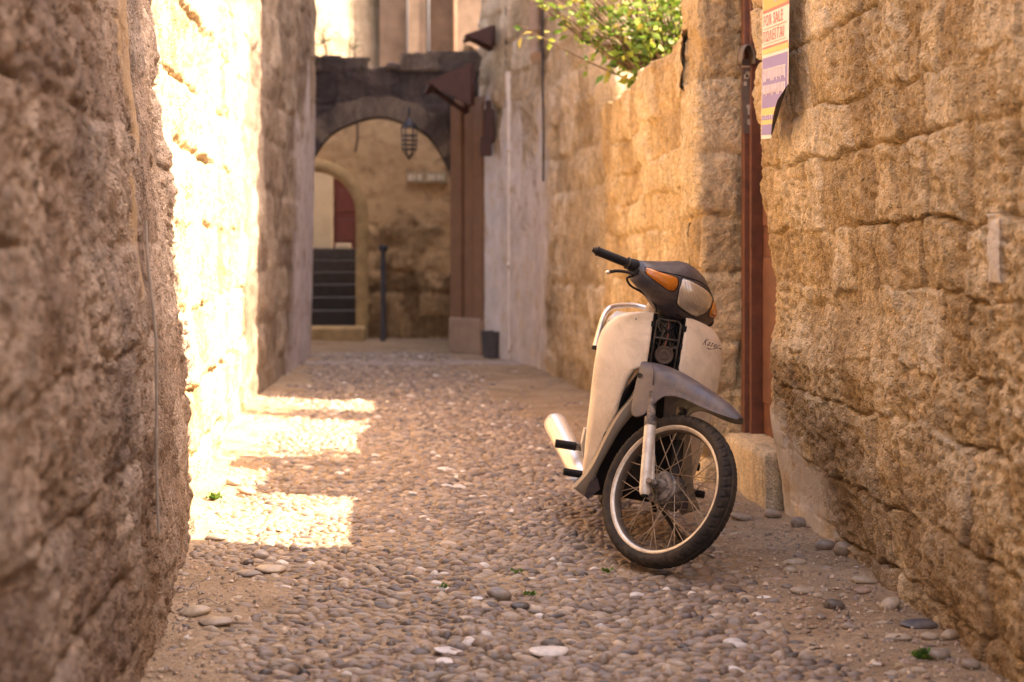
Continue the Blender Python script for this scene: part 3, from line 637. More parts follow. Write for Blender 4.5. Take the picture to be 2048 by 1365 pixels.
# ------------------------------------------------------------------ doorway on the right
dw = empty('wooden_doorway', (1.9, 6.6, 0.27), label='red brown wooden door recessed between the poster wall and the pier', cat='door')
t = MB(); t.box((0.0, -0.42, 0), (0.05, 0.36, 2.2)); t.build('door_leaf', M_WOODR, dw, smooth=False)
for z0, z1 in ((0.15, 0.85), (1.0, 1.95)):
    t = MB(); t.box((-0.012, -0.30, z0), (0.0, 0.24, z1)); t.build('door_panel', M_WOODR, dw, smooth=False, bevel=0.008)
t = MB(); t.box((-0.085, 0.30, -0.005), (0.06, 0.355, 2.3)); t.box((-0.06, 0.27, -0.005), (0.0, 0.302, 2.3)); t.box((-0.045, -0.42, 2.2), (0.06, 0.302, 2.3)); t.build('door_frame', M_WOODR, dw, smooth=False, bevel=0.004)
tag(make_wall('door_lintel', [(1.80, 6.25), (1.80, 6.97)], 3.1, M_WALL_G, None, seed=77, ru=0.03, rv=0.03, zmin=2.52, core=0.45, hc=0.3, wc=0.4), 'stone lintel above the brown door', 'lintel')
def sgrid(name, mat, a, b, seed, label, cat, res=0.02, amp=0.012):
    # weathered block: subdivided box with noise
    bm = bmesh.new(); bmesh.ops.create_cube(bm, size=1.0)
    sx, sy, sz = [b[i]-a[i] for i in range(3)]
    bmesh.ops.scale(bm, vec=(sx, sy, sz), verts=bm.verts)
    bmesh.ops.bevel(bm, geom=bm.edges[:], offset=0.012, segments=2, affect='EDGES')
    bmesh.ops.subdivide_edges(bm, edges=[e for e in bm.edges if e.calc_length() > 0.06], cuts=int(max(sx, sy, sz)/0.05), use_grid_fill=True)
    for v in bm.verts:
        n = fbm(np.array([v.co.x*6+v.co.z*3]), np.array([v.co.y*6+v.co.z*5]), seed, 4)[0]
        v.co += v.normal*n*amp*1.5
    me = bpy.data.meshes.new(name); bm.to_mesh(me); bm.free(); me.shade_smooth(); me.materials.append(mat)
    at = me.color_attributes.new('tone', 'FLOAT_COLOR', 'POINT'); at.data.foreach_set('color', np.tile([0.7, 0.0, 0, 1], len(me.vertices)).astype(np.float32))
    o = bpy.data.objects.new(name, me); COL.objects.link(o); o.location = [(a[i]+b[i])/2 for i in range(3)]
    return tag(o, label, cat)
sgrid('doorstep', M_WALL_R, (1.735, 6.22, -0.05), (2.2, 6.97, 0.262), 5, 'worn pale stone doorstep under the brown door', 'doorstep', amp=0.010)
# curled notice strip hanging on the door frame
nb = empty('notice_strip', (1.83, 6.90, 1.72), label='curled dark notice strip with pale stickers hung on the door frame', cat='notice')
t = MB(); secs = []
for z, x0, x1, yy in ((0, -0.02, 0.035, 0), (0.1, -0.025, 0.035, -.004), (0.3, -0.028, 0.03, -.006), (0.33, -0.028, 0.03, -.006), (0.36, -0.026, 0.03, -.012)):
    secs.append([(x0, yy, z), (x1, yy, z), (x1, yy-0.004, z), (x0, yy-0.004, z)])
t.loft(secs); t.build('strip', M_NOTICE, nb, auto=30)
t = MB(); secs = []
for a in np.linspace(-0.1, math.pi+0.1, 14):
    r = 0.034; secs.append([(-0.018+r*math.cos(a), 0.0, 0.345+0.085*math.sin(a)), (-0.018+r*math.cos(a), -0.10, 0.335+0.085*math.sin(a)), (-0.018+(r-.005)*math.cos(a), -0.10, 0.335+0.079*math.sin(a)), (-0.018+(r-.005)*math.cos(a), 0.0, 0.345+0.079*math.sin(a))])
t.loft(secs); t.build('curled_hood', M_NOTICE, nb)
for (x, z, wd, hh) in ((-0.008, 0.275, 0.02, 0.022), (0.0, 0.285, 0.018, 0.03), (-0.012, 0.24, 0.014, 0.02), (0.008, 0.055, 0.018, 0.026)):
    t = MB(); t.box((x-wd/2, -0.013, z-hh/2), (x+wd/2, -0.0105, z+hh/2)); t.build('sticker', M_STICK, nb, smooth=False)
t = MB(); t.lathe([(0, 0.001), (0, 0.011), (0.002, 0.011), (0.002, 0)], (0.004, -0.010, 0.13), (0, -1, 0), 16); t.box((0, -0.0125, 0.09), (0.008, -0.0105, 0.12)); t.build('sticker', M_STICK, nb, smooth=False)
t = MB(); t.box((-0.03, -0.016, 0.318), (0.034, -0.010, 0.328)); t.build('metal_band', M_SILVER, nb, smooth=False)

# ------------------------------------------------------------------ poster
pm = {k: simple('poster_'+k, c, 0.5, var=0.04, scale=8) for k, c in dict(white=(0.80, 0.72, 0.66), orange=(0.80, 0.42, 0.12), yellow=(0.82, 0.55, 0.20), red=(0.62, 0.17, 0.14), purple=(0.27, 0.22, 0.46), blue=(0.28, 0.48, 0.58), lilac=(0.74, 0.66, 0.72), back=(0.045, 0.035, 0.035)).items()}
ps = empty('for_sale_poster', (1.612, 5.86, 1.612), label='striped for sale poster with a curled corner on the right wall', cat='poster')
# local: u along the wall towards the camera, v up, n off the wall (towards the alley)
PU = Vector((-0.035, -0.999, -0.062)).normalized(); PV = Vector((0.012, 0, 1)).normalized(); PN = Vector((-1, 0.035, 0)).normalized()
PW, PH = 0.42, 0.80
def ppt(u, v, n=0.0):
    # curl of the lower right corner
    d = (u/PW-0.55)*0.9+(0.34-v)*1.6
    extra = 0
    return tuple(PU*u+PV*(v*0.8)+PN*n)
def pquad(t, u0, v0, u1, v1, n, mi=0):
    # clip against the folded corner line from (PW,0.255) to (PW*0.42,0.0)
    pts = [(u0, v0), (u1, v0), (u1, v1), (u0, v1)]
    ax, ay, bx, by = PW, 0.255, PW*0.42, 0.015
    f = lambda p: (bx-ax)*(p[1]-ay)-(by-ay)*(p[0]-ax)
    out = []
    for i in range(4):
        p, q = pts[i], pts[(i+1) % 4]; fp, fq = f(p), f(q)
        if fp <= 0: out.append(p)
        if (fp < 0) != (fq < 0) and fp != fq:
            s = fp/(fp-fq); out.append((p[0]+(q[0]-p[0])*s, p[1]+(q[1]-p[1])*s))
    if len(out) >= 3:
        k = len(out); V = [ppt(*p, n) for p in out]+[ppt(*p, n-0.001) for p in out]
        t.add(V, [tuple(range(k)), tuple(range(k, 2*k))[::-1]]+[(i, (i+1) % k, (i+1) % k+k, i+k) for i in range(k)])
t = MB(); pquad(t, 0, 0, PW, PH, 0); sheet = t.build('sheet', pm['white'], ps, smooth=False)
def band(name, mat, lst, n):
    t = MB()
    for q in lst: pquad(t, *q, n)
    return t.build(name, mat, ps, smooth=False)
m_ = 0.012
band('stripe', pm['orange'], [(m_, 0.655, PW, PH)], 0.0015)
band('stripe', pm['red'], [(m_, 0.640, PW, 0.655)], 0.0015)
band('stripe', pm['red'], [(m_, 0.458, PW-m_, 0.468)], 0.0015)
band('stripe', pm['yellow'], [(m_, 0.43, PW, 0.455)], 0.0015)
band('purple_panel', pm['purple'], [(m_, 0.275, PW-m_, 0.412), (m_, 0.155, PW-m_, 0.215), (m_, 0.095, PW-m_, 0.118), (m_, 0.02, PW-m_, 0.072)], 0.0015)
band('purple_panel', pm['purple'], [(m_, 0.205, PW-m_, 0.285)], 0.0013)
band('stripe', pm['yellow'], [(m_, 0.118, PW-m_, 0.155), (m_, 0.072, PW-m_, 0.095)], 0.0015)
r_ = random.Random(3); L1 = []; L2 = []
u = 0.03
while u < PW-0.05:
    wd = r_.uniform(0.008, 0.018); L1.append((u, 0.302+r_.choice((0, 0, -.012)), u+wd, 0.352)); L1.append((u, 0.345, u+wd*1.5, 0.355)); u += wd+0.009
u = 0.03
while u < PW-0.05:
    wd = r_.uniform(0.008, 0.018); L1.append((u, 0.228+r_.choice((0, 0, -.012)), u+wd, 0.272)); L1.append((u, 0.228, u+wd*1.5, 0.236)); u += wd+0.009
band('faded_print', pm['lilac'], L1, 0.003)
for q in [(0.20, 0.68, 0.235, 0.80), (0.235, 0.68, 0.26, 0.71), (0.26, 0.70, 0.285, 0.78), (0.10, 0.72, 0.115, 0.80)]: band('faded_print', pm['blue'], [q], 0.003)
for i in range(8): band('faded_print', pm['lilac'], [(0.02+i*0.03, 0.10, 0.028+i*0.03, 0.108+0.006*(i % 3))], 0.003)
band('underline', pm['red'], [(0.03, 0.557, PW-0.03, 0.560), (0.03, 0.480, PW-0.03, 0.482)], 0.003)
def text_mesh(s, size, sx=1.0, ext=0.001):
    c = bpy.data.curves.new('t', 'FONT'); c.body = s; c.size = size; c.extrude = ext; c.align_x = 'LEFT'; c.space_character = 1.25; c.offset = 0.0
    o = bpy.data.objects.new('t', c); COL.objects.link(o); bpy.context.view_layer.update()
    dg = bpy.context.evaluated_depsgraph_get(); me = bpy.data.meshes.new_from_object(o.evaluated_get(dg)); bpy.data.objects.remove(o); 
    return me
def put_text(s, u, v, wdt, hgt, mat, name='lettering'):
    me = text_mesh(s, 0.1); co_ = np.zeros(len(me.vertices)*3); me.vertices.foreach_get('co', co_); co_ = co_.reshape(-1, 3)
    lo = co_.min(0); hi = co_.max(0)
    q = (co_-lo)/(hi-lo+1e-9)
    new = [ppt(u+a*wdt, v+b_*hgt, 0.0032+0.001*c_) for a, b_, c_ in q]
    me.vertices.foreach_set('co', np.array(new).ravel()); me.materials.clear(); me.materials.append(mat); me.name = name
    o = bpy.data.objects.new(name, me); COL.objects.link(o); o.parent = ps
put_text('FOR SALE', 0.035, 0.572, 0.30, 0.055, pm['red'])
put_text('ΠΩΛΕΙΤΑΙ', 0.025, 0.492, 0.33, 0.055, pm['red'])
# folded corner (dark back of the sheet curling out)
t = MB(); A = (PW, 0.255); B = (PW*0.42, 0.015); secs = []
for s in np.linspace(0, 1, 9):
    px, pv = A[0]+(B[0]-A[0])*s, A[1]+(B[1]-A[1])*s
    row = []
    for q in np.linspace(0, 1, 5):
        wq = 0.060*q*math.sin(math.pi*min(1, s*0.7+0.28))*min(1, s*4)
        row.append(ppt(px+wq*0.55, pv-wq*0.25, 0.001+wq*0.75*(1-0.3*q)))
    secs.append(row)
t.loft(secs, closed=False); t.build('folded_corner', pm['back'], ps, solid=0.001)
# wall cable on the left wall
pts = []
for z in np.linspace(0.36, 1.24, 20):
    y = 3.98; pts.append((-0.612+float(leanL(np.array(y), z))+0.032+0.003*math.sin(z*9), y+0.12*(z-.4)+0.01*math.sin(z*5), z))
pipe('wall_cable', pts, 0.0045, M_CABLE, 'thin pale cable hanging down the shaded left wall', 'cable')

# ------------------------------------------------------------------ GROUND, paving pebbles, loose stones
def gz(x, y):
    x = np.asarray(x, float); y = np.asarray(y, float)
    r = np.clip((np.abs(x-0.45)-0.75)/0.7, 0, 1)
    return 0.018*r**1.5+0.010*fbm(x*1.2, y*1.2, 101, 3)+0.006*fbm(x*6, y*6, 105, 2)+0.010*np.exp(-((x-0.33-0.02*np.sin(y*1.3))/0.07)**2)
def soilmask(x, y):
    """1 = bare soil, 0 = pebbles"""
    l = I(y, [3, 3.8, 4.6, 5.6, 7, 9, 12], [-0.22, -0.28, -0.42, -0.66, -0.68, -0.6, -0.55]); r = I(y, [3, 3.8, 4.6, 5.6, 6.5, 8, 9.5, 12], [1.22, 1.22, 1.18, 1.35, 1.4, 1.35, 1.0, 0.9])
    n = fbm(x*2.6, y*2.6, 120, 4)*0.35
    return np.clip(np.maximum((l-x+n)/0.14, (x-r+n)/0.14)+0.25, 0, 1)*1.0
gx = np.arange(-1.25, 2.3, 0.016); gy = np.concatenate([np.arange(2.2, 9.0, 0.016), np.arange(9.0, 21.0, 0.045)])
GX, GY = np.meshgrid(gx, gy)
S_ = soilmask(GX, GY); GZ = gz(GX, GY)+0.006*S_-0.002+0.006*fbm(GX*14, GY*14, 130, 4)+0.005*S_*fbm(GX*30, GY*30, 133, 3)
nX = len(gx); i = np.arange(len(gy)-1)[:, None]*nX+np.arange(nX-1)[None, :]
tag(mk('ground', np.stack([GX, GY, GZ], -1).reshape(-1, 3), np.stack([i, i+1, i+1+nX, i+nX], -1).reshape(-1, 4), M_SOIL), kind='structure')
t = MB(); t.add([(-90, -60, -0.04), (90, -60, -0.04), (90, 120, -0.04), (-90, 120, -0.04)], [(0, 1, 2, 3)])
tag(t.build('surrounding_ground', M_SOIL, smooth=False), kind='structure')
# threshold band of flat pale slabs across the alley before the arch
t = MB()
for k in range(5):
    x0 = -0.66+k*0.46; t.box((x0+0.006, 14.25+0.09*math.sin(k*3), -0.04), (x0+0.454, 14.62+0.05*math.sin(k*7), 0.014+0.006*math.sin(k*5)))
tag(t.build('threshold_slabs', simple('pale_slab', (0.33, 0.265, 0.225), 0.8, var=0.25, scale=6), smooth=False, bevel=0.015), kind='structure')

def pebble_template(nr, ns, full=False):
    V = [(0, 0, 1.0)]
    rings = [math.pi/2*(k+1)/nr for k in range(nr)] if not full else [math.pi*(k+1)/(nr+1) for k in range(nr)]
    for a in rings:
        for q in range(ns):
            b = 2*math.pi*q/ns; V.append((math.sin(a)*math.cos(b), math.sin(a)*math.sin(b), math.cos(a)))
    F = [(0, 1+q, 1+(q+1) % ns, 1+(q+2) % ns) for q in range(0, ns, 2)]
    for k in range(len(rings)-1):
        o = 1+k*ns
        for q in range(ns): F.append((o+q, o+ns+q, o+ns+(q+1) % ns, o+(q+1) % ns))
    return np.array(V), np.array(F)
PAL = np.array([(0.30, 0.21, 0.145), (0.33, 0.235, 0.16), (0.27, 0.185, 0.135), (0.40, 0.29, 0.20), (0.31, 0.205, 0.14), (0.20, 0.145, 0.115), (0.46, 0.35, 0.25), (0.36, 0.25, 0.165)])
def pebbles(y0, y1, dx, dy, nr, ns, seed):
    r = np.random.default_rng(seed); C = []
    y = y0; row = 0
    while y < y1:
        x = -1.1+r.uniform(0, dx)
        while x < 2.1:
            big = r.uniform(0.65, 1.45)
            C.append((x, y+r.normal()*dy*0.22, dx*0.52*big*r.uniform(0.85, 1.15), dy*0.50*r.uniform(0.7, 1.25))); x += dx*0.92*big
        y += dy*r.uniform(0.85, 1.12)
    C = np.array(C); n = len(C)
    # local flow: rotate patches
    X = C[:, 0]+0.015*fbm(C[:, 0]*3, C[:, 1]*3, seed, 2); Y = C[:, 1]+0.05*fbm(C[:, 0]*1.3, C[:, 1]*1.1, seed+1, 2)
    sm = soilmask(X, Y); keep = r.uniform(size=n) > sm*0.60
    keep &= (X > -0.9) & (X < 1.95)
    X, Y, A, B, sm = X[keep], Y[keep], C[keep, 2], C[keep, 3], sm[keep]; n = len(X)
    rot = r.normal(size=n)*0.20+0.55*fbm(X*1.5, Y*1.5, seed+3, 2)
    Hh = np.minimum(A, B)*r.uniform(0.85, 1.25, n)
    sink = -0.55*Hh-0.30*Hh*sm+0.30*Hh*fbm(X*3, Y*3, seed+5, 3)+0.10*Hh*r.normal(size=n)
    ti = r.normal(size=n)*0.13; tj = r.normal(size=n)*0.15
    V, F = pebble_template(nr, ns); m = len(V)
    sq = 1+0.22*np.sign(r.normal(size=n))*r.uniform(size=n)
    vx = V[None, :, 0]*A[:, None]*(1+0.15*(sq[:, None]-1)*V[None, :, 1]); vy = V[None, :, 1]*B[:, None]*(1+0.5*(sq[:, None]-1)*V[None, :, 0]); vz = V[None, :, 2]*Hh[:, None]
    ph = r.uniform(0, 6, (n, 1)); lump = 1+0.07*np.sin(V[None, :, 0]*4+ph)+0.06*np.sin(V[None, :, 1]*5+ph*2)
    vx = vx*lump; vy = vy*lump; vz = vz*lump
    vz = vz+vx*ti[:, None]+vy*tj[:, None]
    c, s = np.cos(rot)[:, None], np.sin(rot)[:, None]
    wx = X[:, None]+vx*c-vy*s; wy = Y[:, None]+vx*s+vy*c
    wz = (gz(X, Y)+sink)[:, None]+vz
    P = np.stack([wx, wy, wz], -1).reshape(-1, 3)
    FF = (F[None]+(np.arange(n)*m)[:, None, None]).reshape(-1, 4)
    col = PAL[r.integers(0, len(PAL), n)]*r.uniform(0.42, 1.0, (n, 1))
    wh = r.uniform(size=n) < 0.02; col[wh] = np.array([0.62, 0.56, 0.50])*r.uniform(0.85, 1.1, (wh.sum(), 1))
    dk = r.uniform(size=n) < 0.04; col[dk] = np.array([0.065, 0.052, 0.048])
    return P, FF, np.repeat(col, m, 0)
Ps, Fs, Cs = [], [], []; off = 0
for a in ((2.6, 7.0, 0.048, 0.034, 5, 14, 1), (7.0, 10.5, 0.053, 0.039, 4, 10, 2), (10.5, 16.0, 0.060, 0.046, 3, 8, 3)):
    p, f, c = pebbles(*a); Ps.append(p); Fs.append(f+off); Cs.append(c); off += len(p)
tag(mk('pebble_paving', np.concatenate(Ps), np.concatenate(Fs), M_PEB, tone=np.concatenate(Cs)), kind='stuff')

r = np.random.default_rng(77); n = 16000
gxp = r.uniform(-0.75, 1.85, n); gyp = 3.5+6.5*r.uniform(size=n)**1.6; k = r.uniform(size=n) < soilmask(gxp, gyp)*0.9+0.10
gxp, gyp = gxp[k], gyp[k]; n = len(gxp); V, F = pebble_template(2, 6); m = len(V); sz = 0.0028+0.0065*r.uniform(size=n)**3.0
P = V[None]*(sz[:, None, None]*r.uniform(0.6, 1.4, (n, 1, 3)))*(1+0.25*r.normal(size=(n, m, 1))*0.5)
P = P+np.stack([gxp, gyp, gz(gxp, gyp)+0.006*soilmask(gxp, gyp)], -1)[:, None, :]
tag(mk('gravel', P.reshape(-1, 3), (F[None]+(np.arange(n)*m)[:, None, None]).reshape(-1, 4), M_PEB, None, False, tone=np.repeat(PAL[r.integers(0, len(PAL), n)]*r.uniform(0.6, 1.5, (n, 1)), m, 0)), kind='stuff')
n = 420; lx = r.uniform(-0.7, 1.8, n); ly = 3.6+7*r.uniform(size=n)**1.4; k = soilmask(lx, ly) > 0.55; lx, ly = lx[k], ly[k]; n = len(lx)
a_ = r.uniform(0, 6.28, n); L_ = r.uniform(0.008, 0.024, n); W_ = L_*r.uniform(0.12, 0.4, n); c_, s_2 = np.cos(a_), np.sin(a_); z_ = gz(lx, ly)+0.016
LV = np.stack([np.stack([lx+c_*L_, ly+s_2*L_, z_], -1), np.stack([lx-s_2*W_, ly+c_*W_, z_+0.005], -1), np.stack([lx-c_*L_, ly-s_2*L_, z_-0.003], -1), np.stack([lx+s_2*W_, ly-c_*W_, z_+0.002], -1)], 1).reshape(-1, 3)
tag(mk('dry_leaf_litter', LV, np.arange(4*n).reshape(-1, 4), M_PEB, None, False, tone=np.repeat(np.array([(0.30, 0.18, 0.08), (0.42, 0.30, 0.16), (0.16, 0.10, 0.06)])[r.integers(0, 3, n)], 4, 0)), kind='stuff')

def loose(px, py, wpx, hr, col, label, name='loose_stone', group=None, flat=False, dep=0.8, seed=0, sunk=0.25):
    Y = 2844*EYE/(py-500); X = (px-740)*Y/2844; a = wpx*Y/2844/2; b = a*dep; h = a*hr
    V, F = pebble_template(9, 18, True); r = np.random.default_rng(seed+int(px*7+py))
    ph = r.uniform(0, 6, 6); k = 0.16 if flat else 0.10
    g = 1+k*np.sin(V[:, 0]*2.3+ph[0])*np.cos(V[:, 1]*2.7+ph[1])+k*0.6*np.sin(V[:, 2]*3+ph[2]+V[:, 0]*3)+k*.25*np.sin(V[:, 1]*7+ph[3])
    V = V*g[:, None]
    if flat: V[:, :2] = np.sign(V[:, :2])*np.abs(V[:, :2])**0.8
    P = V*[a, b, h]; an = r.uniform(-0.35, 0.35); c, s = math.cos(an), math.sin(an)
    P = np.stack([P[:, 0]*c-P[:, 1]*s, P[:, 0]*s+P[:, 1]*c, P[:, 2]+P[:, 0]*r.normal()*0.1], -1)
    n = len(V)-1
    F = [tuple(dict.fromkeys(f)) for f in F.tolist()]+[tuple(range(n-17, n+1))[::-1]]
    o = mk(name, P, F, M_PEB, None, True, tone=np.tile(col, (len(P), 1)))
    o.location = (X, Y+b*0.5, float(gz(X, Y))+h*(1-sunk)); return tag(o, label, 'stone', group)
BR = (0.27, 0.21, 0.16); GR = (0.20, 0.16, 0.135); LB = (0.40, 0.31, 0.22); DK = (0.075, 0.062, 0.056); PK = (0.34, 0.23, 0.17)
for (px, py, wp, hr, col, lab) in [
    (1602, 1062, 38, 0.62, GR, 'round grey brown stone by the wall foot, second from the doorway'),
    (1546, 1042, 34, 0.6, BR, 'small brown stone nearest the doorstep corner'),
    (1486, 1046, 44, 0.35, BR, 'flattish brown stone just right of the front tyre'),
    (1697, 1118, 54, 0.6, (0.25, 0.19, 0.14), 'large egg shaped brown stone lying against the right wall'),
    (1655, 1105, 44, 0.5, GR, 'grey brown stone touching the large egg shaped stone on its left'),
    (1594, 1133, 44, 0.3, LB, 'flat pale stone alone on the soil left of the egg shaped stone'),
    (1783, 1227, 44, 0.62, LB, 'tan rounded stone on bare soil near the right wall'),
    (1732, 1172, 52, 0.3, LB, 'pale flat stone between the egg shaped and the tan rounded stone'),
    (1727, 1192, 34, 0.4, PK, 'pinkish stone just below the pale flat stone'),
    (1672, 1222, 44, 0.5, DK, 'dark angular stone on the soil left of the tan stone'),
    (1860, 1232, 34, 0.5, BR, 'brown stone at the wall foot above the dark slate'),
    (1904, 1284, 40, 0.5, LB, 'pale stone in the corner right of the dark slate'),
    (1862, 1285, 34, 0.5, LB, 'pale upright stone just below the dark slate'),
    (1800, 1283, 50, 0.3, LB, 'long pale stone lying below and left of the dark slate'),
    (1880, 1322, 50, 0.5, BR, 'brown stone at the bottom right by the weed tuft'),
    (1945, 1345, 40, 0.55, BR, 'brown stone at the very bottom right corner of the alley'),
    (1840, 1350, 34, 0.4, LB, 'tan stone at the bottom edge left of the corner stone'),
    (1606, 1188, 46, 0.35, LB, 'flat tan stone midway across the bare soil'),
    (1703, 1262, 34, 0.45, BR, 'small brown stone below the dark angular stone'),
    (521, 1117, 34, 0.55, (0.36, 0.30, 0.25), 'round pale stone near the sunlit patch on the left'),
    (497, 1131, 22, 0.55, DK, 'small dark stone left of the round pale stone'),
    (540, 1145, 66, 0.22, LB, 'long flat pale stone below the round pale stone'),
    (497, 1156, 48, 0.28, GR, 'flat grey stone left of the long flat pale stone'),
    (362, 1187, 18, 0.7, GR, 'small grey stone at the foot of the left wall'),
    (389, 1235, 60, 0.35, LB, 'big flat slanted stone in the soil by the left wall'),
    (430, 1252, 66, 0.22, BR, 'long low stone in the soil right of the slanted stone'),
    (466, 975, 30, 0.6, (0.4, 0.36, 0.33), 'smooth grey stone lying in the sun by the left wall'),
    (494, 992, 40, 0.4, PK, 'reddish stone in the sun beside the smooth grey stone'),
    (430, 1083, 46, 0.35, BR, 'brown stone half buried where the shadow starts at the left wall'),
    (1100, 1312, 86, 0.18, (0.62, 0.55, 0.48), 'long white flat pebble right of centre at the bottom of the paving'),
    (905, 1310, 72, 0.14, (0.62, 0.56, 0.52), 'long thin white pebble left of centre at the bottom of the paving'),
    (890, 1330, 44, 0.3, (0.66, 0.6, 0.55), 'short white pebble just below the long thin white pebble'),
    (1000, 1200, 50, 0.55, (0.20, 0.155, 0.12), 'large round brown cobble bulging from the middle of the paving'),
    (1042, 1216, 42, 0.35, (0.035, 0.035, 0.04), 'black slanted pebble beside the large round cobble'),
    (955, 1206, 26, 0.3, (0.6, 0.6, 0.62), 'small bright white flake left of the large round cobble')]:
    loose(px, py, wp, hr, np.array(col), lab)
loose(1845, 1262, 76, 0.25, np.array((0.075, 0.07, 0.075)), 'dark flat slate slab leaning at the right wall foot', flat=True, name='slate_slab', dep=0.6)
# small scattered stones in the soil strips that nothing tells apart
r_ = random.Random(5); cnt = 0
while cnt < 46:
    py = r_.uniform(1090, 1365); px = r_.uniform(1480, 1960)
    Y = 2844*EYE/(py-500); X = (px-740)*Y/2844
    if X > I(Y, [3.8, 5.4, 6.2], [1.62, 1.72, 1.75]) or float(soilmask(np.array([X]), np.array([Y]))[0]) < 0.5: continue
    loose(px, py, r_.uniform(12, 26), r_.uniform(0.35, 0.6), np.array(r_.choice([BR, GR, LB, LB, PK])), 'small loose stone scattered on the soil strip along the right wall', group='small stones along the right wall', seed=cnt, sunk=0.45); cnt += 1
cnt = 0
while cnt < 22:
    py = r_.uniform(1095, 1365); px = r_.uniform(330, 640)
    Y = 2844*EYE/(py-500); X = (px-740)*Y/2844
    if float(soilmask(np.array([X]), np.array([Y]))[0]) < 0.5: continue
    loose(px, py, r_.uniform(12, 26), r_.uniform(0.3, 0.5), np.array(r_.choice([BR, GR, LB])), 'small loose stone scattered on the soil strip along the left wall', group='small stones along the left wall', seed=cnt, sunk=0.5); cnt += 1
# litter and dry twigs
t = MB(); t.tube([(0, 0, 0), (0.022, -0.008, 0.0)], 0.004, 8); t.tube([(0.022, -0.008, 0.0), (0.03, -0.011, 0.0)], 0.0041, 8, mi=1)
o = t.build('cigarette_butt', [M_PIPEW, M_WOODB]); Y = 2844*EYE/835; o.location = ((1745-740)*Y/2844, Y, float(gz(1.4, Y))+0.012); tag(o, 'white cigarette butt on the soil at the bottom right', 'cigarette butt')
for (px, py, lab) in ((412, 1172, 'tiny white paper scrap on the soil by the left wall'), (368, 1290, 'white scrap at the foot of the left wall near the bottom')):
    Y = 2844*EYE/(py-500); X = (px-740)*Y/2844; t = MB()
    t.add([(0, 0, 0), (.014, .003, .006), (.012, .012, .012), (-.003, .01, .004)], [(0, 1, 2, 3)])
    o = t.build('paper_scrap', M_PIPEW, solid=0.001); o.location = (X, Y, float(gz(X, Y))+0.014); tag(o, lab, 'litter')
def twig(px, py, ln, ang, lab):
    Y = 2844*EYE/(py-500); X = (px-740)*Y/2844; t = MB(); P = []
    for s in np.linspace(0, 1, 8): P.append((ln*s*math.cos(ang), ln*s*math.sin(ang)*0.5, 0.012+0.05*s*math.sin(ang)*1.0+0.01*math.sin(s*7)))
    t.tube(P, np.linspace(0.0025, 0.001, 8), 5); t.tube([P[4], (P[4][0]+0.03, P[4][1]-0.02, P[4][2]+0.02)], 0.001, 4)
    o = t.build('dry_twig', M_CABLE); o.location = (X, Y, float(gz(X, Y))+0.008); tag(o, lab, 'twig')
twig(380, 1190, 0.10, 0.9, 'short dry twig sticking up near the left wall'); twig(395, 1215, 0.12, -0.15, 'dry twig lying flat beside the slanted stone'); twig(345, 1275, 0.09, 1.2, 'dry grass stalk at the foot of the left wall')

# ------------------------------------------------------------------ plants
def leaves(pts, size, seed, droop=0.3, tonef=None):
    r = np.random.default_rng(seed); n = len(pts); pts = np.asarray(pts)
    L = size*r.uniform(0.6, 1.3, n); d = r.normal(size=(n, 3)); d[:, 2] = d[:, 2]*0.6-droop; d /= np.linalg.norm(d, axis=1)[:, None]
    up = r.normal(size=(n, 3)); s = np.cross(d, up); s /= np.linalg.norm(s, axis=1)[:, None]; nn = np.cross(s, d)
    W = L*0.26
    V = np.stack([pts, pts+d*(L*0.45)[:, None]+s*W[:, None]+nn*(W*0.35)[:, None], pts+d*L[:, None], pts+d*(L*0.45)[:, None]-s*W[:, None]+nn*(W*0.35)[:, None], pts+d*(L*0.5)[:, None]], 1).reshape(-1, 3)
    b = (np.arange(n)*5)[:, None]
    F = np.concatenate([b+np.array([0, 1, 2, 4]), b+np.array([0, 4, 2, 3])])
    tn = np.repeat(np.clip(r.normal(0.55, 0.24, n) if tonef is None else tonef, 0, 1), 5)
    return V, F, np.stack([tn, tn, tn], -1)
def shrub(name, base, clumps, nleaf, size, label, cat, seed, stem_r=0.02, stems=True, stemmat=None, spread=1.0):
    root = empty(name, base, label=label, cat=cat); r = np.random.default_rng(seed); t = MB(); P = []
    if stems: t.tube([(0, 0, 0), (0.02, 0.03, 0.4*np.mean([c[2] for c in clumps])), tuple(np.mean(clumps, axis=0)[:3]*[.5, .5, .8])], [stem_r, stem_r*0.8, stem_r*0.5], 8)
    hub = np.mean(clumps, axis=0)[:3]*[.5, .5, .75]
    for c in clumps:
        c = np.array(c[:4]); n = int(nleaf*c[3]**2)
        for k in range(max(5, int(n/22))):
            e = c[:3]+r.normal(size=3)*c[3]*0.5*spread; mid = (hub+e)/2+r.normal(size=3)*0.04; bpts = spline([hub, mid, e], 9)
            t.tube(bpts, np.linspace(stem_r*0.28, 0.0018, 9), 5, cap=False)
            nn = max(4, int(n/max(5, int(n/22)))); q = r.uniform(0.35, 1, nn); k2 = np.clip((q*8).astype(int), 0, 8)
            P.append(bpts[k2]+r.normal(size=(nn, 3))*0.035)
    t.build('stem', stemmat or M_TWIG, root)
    V, F, tn = leaves(np.concatenate(P), size, seed)
    mk('foliage', V, F, M_LEAF, root, False, tone=tn); return root
